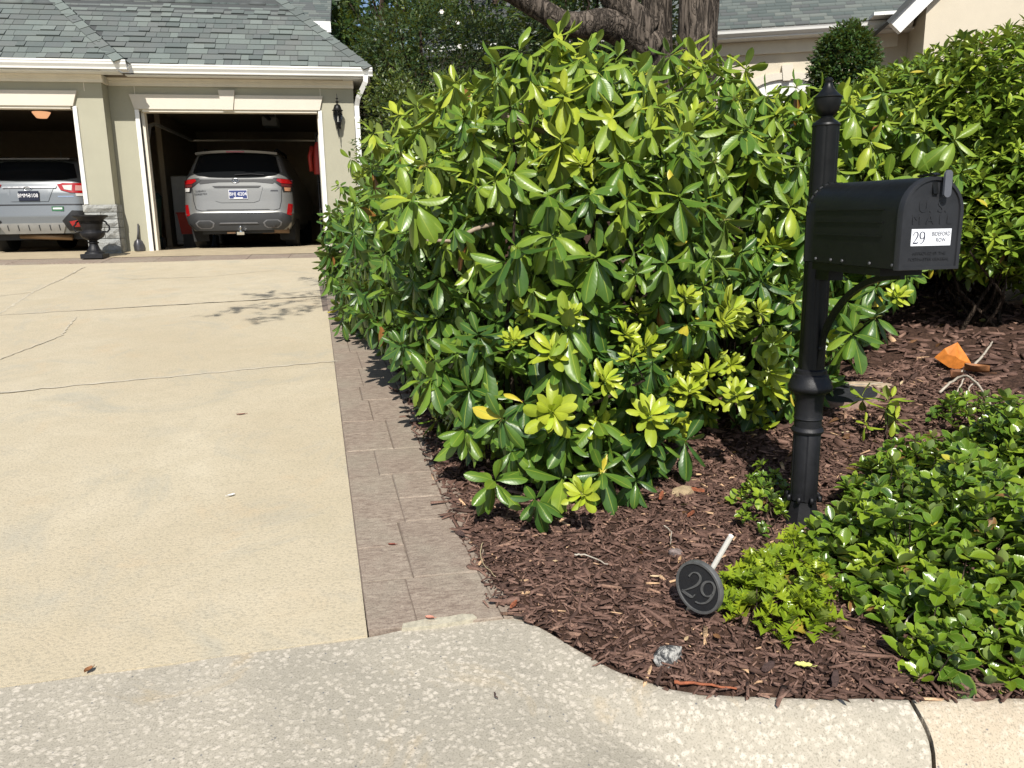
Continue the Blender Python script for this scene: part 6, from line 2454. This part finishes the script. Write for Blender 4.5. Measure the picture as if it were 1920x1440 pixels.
def clump_plant(name, label, cat, base, E, nclump, nleaf, csize, L, mat, seed, trunk=None, group=None, flat=.0, part_name='crown'):
    r = np.random.default_rng(seed)
    P, N = ellipsoid_points(E, nclump * 3, r, (.80, 1.05))
    t = thin(P, csize * .55)[:nclump]
    P, N = P[t], N[t]
    root = thing(name, label, cat, base, group)
    n = len(P) * nleaf
    K = np.repeat(np.arange(len(P)), nleaf)
    off = r.normal(0, 1, (n, 3))
    off /= np.linalg.norm(off, axis=1, keepdims=True)
    off *= csize * r.uniform(.2, 1, n)[:, None] ** .6
    off[:, 2] *= .7
    pos = P[K] + off
    d = off / csize + N[K] * .7 + r.normal(0, .5, (n, 3)) + np.array([0, 0, -.1])
    nn_ = N[K] * .5 + np.array([0, -.2, .8]) + r.normal(0, .45, (n, 3))
    Rm = orient(d, nn_)
    size = L * r.uniform(.7, 1.3, n)
    ct = r.uniform(.1, .8, len(P))
    tn = np.clip(ct[K] + r.normal(0, .15, n), 0, 1)
    var = r.integers(0, len(SMALL), n)
    build_leaves(SMALL, var, Rm, pos, size, tn, np.arange(n), part_name, mat, root)
    m = MB()
    b = Vector(base)
    if trunk:
        top = Vector((E[0][0], E[0][1], E[0][2] + E[0][5] * .5))
        m.tube([b, b * .6 + top * .4 + Vector((r.normal(0, .1), 0, 0)), top], [trunk, trunk * .75, trunk * .3], 9)
        for i in r.choice(len(P), min(26, len(P)), replace=False):
            q = Vector(P[i].tolist())
            s = b * .45 + top * .55 if r.random() < .5 else b * .25 + top * .75
            m.tube([s, s * .5 + q * .5 + Vector((0, 0, -.15)), q], [trunk * .35, trunk * .2, trunk * .08], 5, False)
    else:
        for i in r.choice(len(P), min(40, len(P)), replace=False):
            q = Vector(P[i].tolist())
            s = Vector((b.x + r.normal(0, .1), b.y + r.normal(0, .1), b.z))
            m.tube([s, s * .5 + q * .5, q], [.03, .02, .008], 5, False)
    tb_ = m.build('trunk' if trunk else 'stems', M_BRANCH, root, True)
    if not trunk: tag(tb_, kind='stuff')
    return root


g0 = 1.25
clump_plant('boxleaf_hedge', 'small leaved green hedge rising beside the garage downspout', 'hedge', (at(745, 300, 11.5).x, at(745, 300, 11.5).y, 1.0), [blob(755, 330, 11.2, 75, 190, .9), blob(840, 320, 11.6, 90, 170, .9)], 420, 34, .16, .062, M_BX, 71, part_name='foliage')
GREEN_CA_SHADE = [(0, (.010, .024, .006)), (.5, (.026, .052, .012)), (.85, (.06, .095, .02)), (1, (.16, .19, .05))]  # camellia green darkened in colour to stand in for the tree crown's shade
M_CAM_SHADE = m_leaf('camellia_leaf_shade_toned', GREEN_CA_SHADE, rib=None, rough=.42, transl=.12, spots=False, spec=.4)
cam_root = clump_plant('flowering_shrub', 'shade darkened camellia like shrub with pale leaf clusters behind the garage corner', 'shrub', (at(760, 300, 15).x, at(760, 300, 15).y, g0), [blob(790, 110, 15, 110, 100, 1.2), blob(740, 170, 14.6, 70, 80, .9), blob(880, 150, 15, 110, 110, 1.2)], 420, 34, .26, .085, M_CAM_SHADE, 72, trunk=.08)
M_PETAL = plain('white_petal', (.8, .76, .72), .6)
for px, py, rr in ((828, 22, 14.0), (858, 42, 14.0), (953, 8, 14.2), (862, 87, 13.6), (720, 175, 13.8)):
    fc = at(px, py, rr)
    fm = MB()
    for q in range(6):
        a_ = q * PI / 3
        e1 = Vector((math.cos(a_), -.35, math.sin(a_)))
        e2 = Vector((-math.sin(a_), 0, math.cos(a_)))
        fm.add([fc, fc + e1 * .024 + e2 * .015, fc + e1 * .04, fc + e1 * .024 - e2 * .015], [(0, 1, 2, 3)])
    fm.build('flower', M_PETAL, cam_root)
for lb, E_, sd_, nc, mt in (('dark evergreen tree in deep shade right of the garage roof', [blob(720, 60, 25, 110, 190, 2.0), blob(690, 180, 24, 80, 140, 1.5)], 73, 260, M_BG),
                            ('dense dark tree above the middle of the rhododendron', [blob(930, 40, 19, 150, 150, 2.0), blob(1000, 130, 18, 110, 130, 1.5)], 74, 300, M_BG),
                            ('shadowy evergreen tree left of the twin trunk', [blob(1100, 50, 16, 110, 120, 1.5), blob(1180, 100, 15, 90, 90, 1.2)], 75, 360, M_CAM_SHADE)):
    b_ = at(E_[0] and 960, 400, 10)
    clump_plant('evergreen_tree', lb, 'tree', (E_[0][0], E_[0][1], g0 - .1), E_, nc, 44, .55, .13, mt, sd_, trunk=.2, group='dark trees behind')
# far wood closing the view
E_ = [(-14 + 5.2 * i + rnd.uniform(-1, 1), 33 + rnd.uniform(-3, 3), 6 + rnd.uniform(-1, 1), 4.2, 3.0, 7.5) for i in range(10)]
r = np.random.default_rng(81)
P, N = ellipsoid_points(E_, 3600, r, (.8, 1.05))
P, N = P[P[:, 2] > 0], N[P[:, 2] > 0]
n = len(P) * 12
K = np.repeat(np.arange(len(P)), 12)
pos = P[K] + r.normal(0, .55, (n, 3))
Rm = orient(r.normal(0, 1, (n, 3)), N[K] * .5 + np.array([0, -.2, .8]) + r.normal(0, .4, (n, 3)))
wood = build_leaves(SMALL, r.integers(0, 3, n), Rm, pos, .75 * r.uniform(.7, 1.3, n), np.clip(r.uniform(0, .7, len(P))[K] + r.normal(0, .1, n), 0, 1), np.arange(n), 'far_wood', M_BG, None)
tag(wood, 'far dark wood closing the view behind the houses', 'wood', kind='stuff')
# clipped topiary
c = at(1585, 120, 11.5)
s_ = 11.5 * .93 / FPX
clump_plant('topiary', 'dense clipped dark green topiary in front of the pale house', 'shrub', (c.x, c.y, 1.6), [(c.x, c.y, c.z - .15, 50 * s_, 50 * s_, 82 * s_), (c.x, c.y, c.z - 1.1, 54 * s_, 54 * s_, 110 * s_)], 1100, 26, .10, .06, M_TP, 77, part_name='foliage')

# --------------------------------------------------------------- twin trunk tree
T0 = at(1275, 330, 9.2)
tree = thing('twin_trunk_tree', 'old tree with two furrowed trunks and a crooked low limb', 'tree', (T0.x, T0.y, 1.0))


def furrow(seed):
    return None


def trunk_mesh(pts, rad, n=40, name='trunk'):
    pts = [Vector(p) for p in pts]
    # resample
    P, Rr = [], []
    for i in range(len(pts) - 1):
        k_ = max(2, int((pts[i + 1] - pts[i]).length / .035))
        for q in range(k_):
            t = q / k_
            P.append(pts[i].lerp(pts[i + 1], t))
            Rr.append(rad[i] + (rad[i + 1] - rad[i]) * t)
    P.append(pts[-1]); Rr.append(rad[-1])
    # smooth the path
    for _ in range(6):
        P = [P[0]] + [(P[i - 1] + P[i] * 2 + P[i + 1]) / 4 for i in range(1, len(P) - 1)] + [P[-1]]
    mm = MB().tube(P, Rr, n)
    V = np.array([tuple(v) for v in mm.v])
    C = np.repeat(np.array([tuple(p) for p in P]), n, 0)
    rad_d = V - C
    L_ = np.linalg.norm(rad_d, axis=1, keepdims=True)
    ang = np.tile(np.arange(n) * 2 * PI / n, len(P))
    along = np.repeat(np.arange(len(P)) * .035, n)
    wob = .9 * np.sin(along * 5 + ang * 2) + .8 * np.sin(along * 9.3 - ang * 3)
    ridge = np.abs(np.sin(ang * n / 5.0 * 1.0 + wob)) ** .6
    amp = .11 * np.minimum(1, .16 / np.maximum(L_[:, 0], .02))
    V = C + rad_d * (1 + amp * (ridge - .6) + .03 * np.sin(along * 3 + ang * 2))[:, None]
    mm.v = [tuple(v) for v in V]
    return mm.build(name, M_BARK, tree, True)


rr = 9.2
A0, A1, A2 = at(1238, 330, rr), at(1232, 60, rr), at(1228, -160, rr)
trunk_mesh([Vector((A0.x, A0.y, 1.0)), A1, A2, A2 + Vector((-.1, -.3, 2.2))], [.23, .155, .15, .11])
B0, B1, B2 = at(1300, 330, rr - .1), at(1308, 60, rr - .1), at(1318, -160, rr - .1)
trunk_mesh([Vector((B0.x, B0.y, 1.0)), B1, B2, B2 + Vector((.5, .2, 2.2))], [.27, .20, .205, .14])
trunk_mesh([at(1225, 95, rr - .05), at(1180, 62, rr - .15), at(1130, 42, rr - .3), at(1090, 48, rr - .4), at(1055, 45, rr - .45), at(1020, 22, rr - .5), at(965, -12, rr - .6), at(900, -40, rr - .8)], [.20, .18, .15, .13, .12, .11, .10, .08], 30, 'limb')
trunk_mesh([at(1215, 60, rr - .1), at(1180, 25, rr - .2), at(1150, -5, rr - .25), at(1110, -60, rr - .3)], [.17, .14, .13, .10], 30, 'limb')
# high limb over the bed: its thin leafy end shades the driveway
q0 = A2 + Vector((-.1, -.3, 1.4))
trunk_mesh([q0, Vector((1.4, 6.6, 6.6)), Vector((.2, 4.6, 6.7)), Vector((-.9, 3.6, 6.3))], [.10, .07, .045, .02], 14, 'limb')
r = np.random.default_rng(91)
tw = MB()
LP = []
for s_, e_ in (((-.3, 4.1, 6.55), (-2.1, 3.9, 6.2)), ((-.6, 3.9, 6.45), (-2.3, 3.2, 6.0)), ((.1, 4.5, 6.7), (-1.6, 4.6, 6.5)), ((-.9, 3.6, 6.3), (-1.9, 2.7, 5.9))):
    s_, e_ = np.array(s_), np.array(e_)
    for q in range(5):
        a = s_ + (e_ - s_) * (.35 + .16 * q)
        b = a + np.array([-r.uniform(.15, .4), r.normal(0, .2), r.normal(-.05, .1)])
        tw.tube([a, b], [.008, .004], 4, False)
        for _ in range(9): LP.append(a + (b - a) * r.random() + r.normal(0, .05, 3))
    tw.tube([s_, (s_ + e_) / 2 + np.array([0, 0, .06]), e_], [.022, .014, .006], 5, False)
    for _ in range(10): LP.append(e_ + r.normal(0, .07, 3))
tw.build('branchlets', M_BRANCH, tree, True)
LP = np.array(LP)
n = len(LP)
build_leaves(SMALL, r.integers(0, 3, n), orient(r.normal(0, 1, (n, 3)), np.array([0, 0, 1.0]) + r.normal(0, .4, (n, 3))), LP, .11 * r.uniform(.7, 1.3, n), r.uniform(.3, .9, n), np.arange(n), 'limb_leaves', M_BX, tree)
cr_ = [(T0.x + .2, T0.y + 1.2, 8.2, 2.6, 2.4, 1.5), (T0.x - 1.4, T0.y + 1.4, 7.6, 1.6, 1.6, 1.1), (T0.x + 2.0, T0.y + 1.8, 7.8, 1.7, 1.8, 1.2)]
P, N = ellipsoid_points(cr_, 900, r, (.5, 1.05))
K = np.repeat(np.arange(len(P)), 8)
n = len(K)
pos = P[K] + r.normal(0, .28, (n, 3))
build_leaves(SMALL, r.integers(0, 3, n), orient(r.normal(0, 1, (n, 3)), np.array([0, 0, 1.0]) + r.normal(0, .5, (n, 3))), pos, .16 * r.uniform(.7, 1.3, n), r.uniform(.2, .9, n), np.arange(n), 'crown', M_BX, tree)

# --------------------------------------------------------------- house on the right
HO = Vector(at(1333, 56, 17.0))
hd = Vector((.937, -.348, 0)).normalized()        # along the eaves, to the right
hn = Vector((-.348, -.937, 0)).normalized()       # towards the street
HU = Vector((0, 0, 1))
house = thing('house', 'pale stucco house with grey shingle roof and white gutter at upper right', 'house', (HO.x + hd.x * 3, HO.y + hd.y * 3, 1.25))
EZ = HO.z
hp = lambda a, b, z: Vector((HO.x, HO.y, 0)) + hd * a + hn * b + HU * z


def hbox(a0, a1, b0, b1, z0, z1):
    return MB().hexa([hp(a0, b1, z0), hp(a1, b1, z0), hp(a1, b0, z0), hp(a0, b0, z0), hp(a0, b1, z1), hp(a1, b1, z1), hp(a1, b0, z1), hp(a0, b0, z1)])


hbox(-6, 12, -6, -.5, 1.0, EZ - .12).build('wall', M_STUCCO_H, house)
prf = [(0, -.14), (0, 0), (-.02, 0), (-.02, -.02), (-.03, -.05), (-.06, -.1), (-.08, -.14)]
MB().prism([(-.13, EZ - .14), (-.08, EZ - .14), (-.02, EZ - .09), (-.01, EZ - .05), (0, EZ - .03), (0, EZ), (-.13, EZ)], Vector((HO.x, HO.y, 0)) + hd * -6, hn, HU, hd, 9.75).build('gutter', M_WHITE, house)
hbox(-6, 12, -.5, -.10, EZ - .17, EZ - .14).build('soffit', M_WHITE, house)
hbox(-6, 3.6, -.5, -.44, EZ - .42, EZ - .171).build('frieze', M_TRIM, house)
hr = MB()
hr.add([hp(-6, -.02, EZ - .02), hp(12, -.02, EZ - .02), hp(12, -5.5, EZ + 4.2), hp(-6, -5.5, EZ + 4.2)], [(0, 1, 2, 3)])
hroof = hr.build('roof', M_UNDER, house)
Vv, Ff, TT, b = [], [], [], 0
hu = (hp(0, -5.5, EZ + 4.2) - hp(0, 0, EZ)).normalized()
hnr = hd.cross(hu)
if hnr.z < 0: hnr = -hnr
for rr_ in range(16):
    x = -3 - rnd.random() * .2
    while x < 4.2:
        w = rnd.choice([.16, .2, .26, .32])
        o0 = hp(0, -.0, EZ) + hu * (rr_ * .145 - .02)
        for_pts = [o0 + hd * x + hnr * .014, o0 + hd * (x + w) + hnr * .014, o0 + hd * (x + w) + hu * .16 + hnr * .004, o0 + hd * x + hu * .16 + hnr * .004, o0 + hd * x, o0 + hd * (x + w)]
        Vv += [tuple(p) for p in for_pts]
        Ff += [(b, b + 1, b + 2, b + 3), (b + 4, b + 5, b + 1, b)]
        TT += [rnd.random()] * 6
        b += 6
        x += w + .004
me = np_mesh('shingle_field', np.array(Vv), np.array(Ff))
add_attr(me, 'tint', np.array(TT))
tag(mesh_obj('shingle_field', me, M_SHFAR, hroof), kind='stuff')
# gable with white rake
GA = 3.55
gz = EZ - .05
MB().add([hp(GA + .25, .55, 1.0), hp(GA + 9, .55, 1.0), hp(GA + 9, .55, gz + 6.5), hp(GA + 6.0, .55, gz + 6.0), hp(GA + .25, .55, gz + .1),
          hp(GA + .25, -3, 1.0), hp(GA + .25, -3, gz + .1), hp(GA + 6, -3, gz + 6)], [(0, 1, 2, 3, 4), (5, 0, 4, 6), (6, 4, 3, 7)]).build('gable_wall', M_STUCCO_H, house)
rk = (hd + HU * 1.02).normalized()
rn = (HU - hd * 1.02).normalized()
MB().prism([(-.4, -.10), (9, -.10), (9, .16), (-.4, .16)], hp(GA, .56, gz), rk, rn, hn, .16).build('rake_board', M_WHITE, house)
MB().prism([(-.45, .161), (9, .161), (9, .22), (-.45, .22)], hp(GA, -3, gz), rk, rn, hn, 3.8).build('rake_roof', M_SHFAR if False else M_UNDER, house)
hbox(GA - .6, GA + .15, -.12, .35, EZ + .0, EZ + .06).build('rake_return', M_WHITE, house)
# arched window with keystone, mostly behind the bush
w0 = 1.55
def harch(rad, z0, n=14):
    return [(rad * math.cos(PI - PI * k_ / n), z0 + .42 * rad * math.sin(PI - PI * k_ / n)) for k_ in range(n + 1)]
zc = EZ - 1.18
out, inn = harch(.92, zc), harch(.70, zc - .04)
MB().prism([(-.92, zc - .12)] + out + [(.92, zc - .12), (.70, zc - .12)] + inn[::-1] + [(-.70, zc - .12)], hp(w0, -.5, 0), hd, HU, hn, .07).build('window_arch', M_LINTEL, house)
MB().prism([(-.07, zc + .22), (.07, zc + .22), (.11, zc + .52), (-.11, zc + .52)], hp(w0, -.5, 0), hd, HU, hn, .10).build('keystone', M_LINTEL, house)
win = MB().prism([(-.70, zc - 1.6)] + inn + [(.70, zc - 1.6)], hp(w0, -.5, 0), hd, HU, hn, .012).build('window', plain('window_frame_white', (.75, .74, .7), .5), house)
for dx in (-.35, .35):
    MB().prism([(dx - .31, zc - 1.5), (dx + .31, zc - 1.5), (dx + .31, zc - .05), (dx - .31, zc - .05)], hp(w0, -.486, 0), hd, HU, hn, .008).build('pane', m_glass('house_glass', (.02, .025, .03)), win)
for aj in (2.45,):
    hbox(aj - .006, aj + .006, -.502, -.495, 1.2, EZ - .42).build('control_joint', M_TRIM, house)
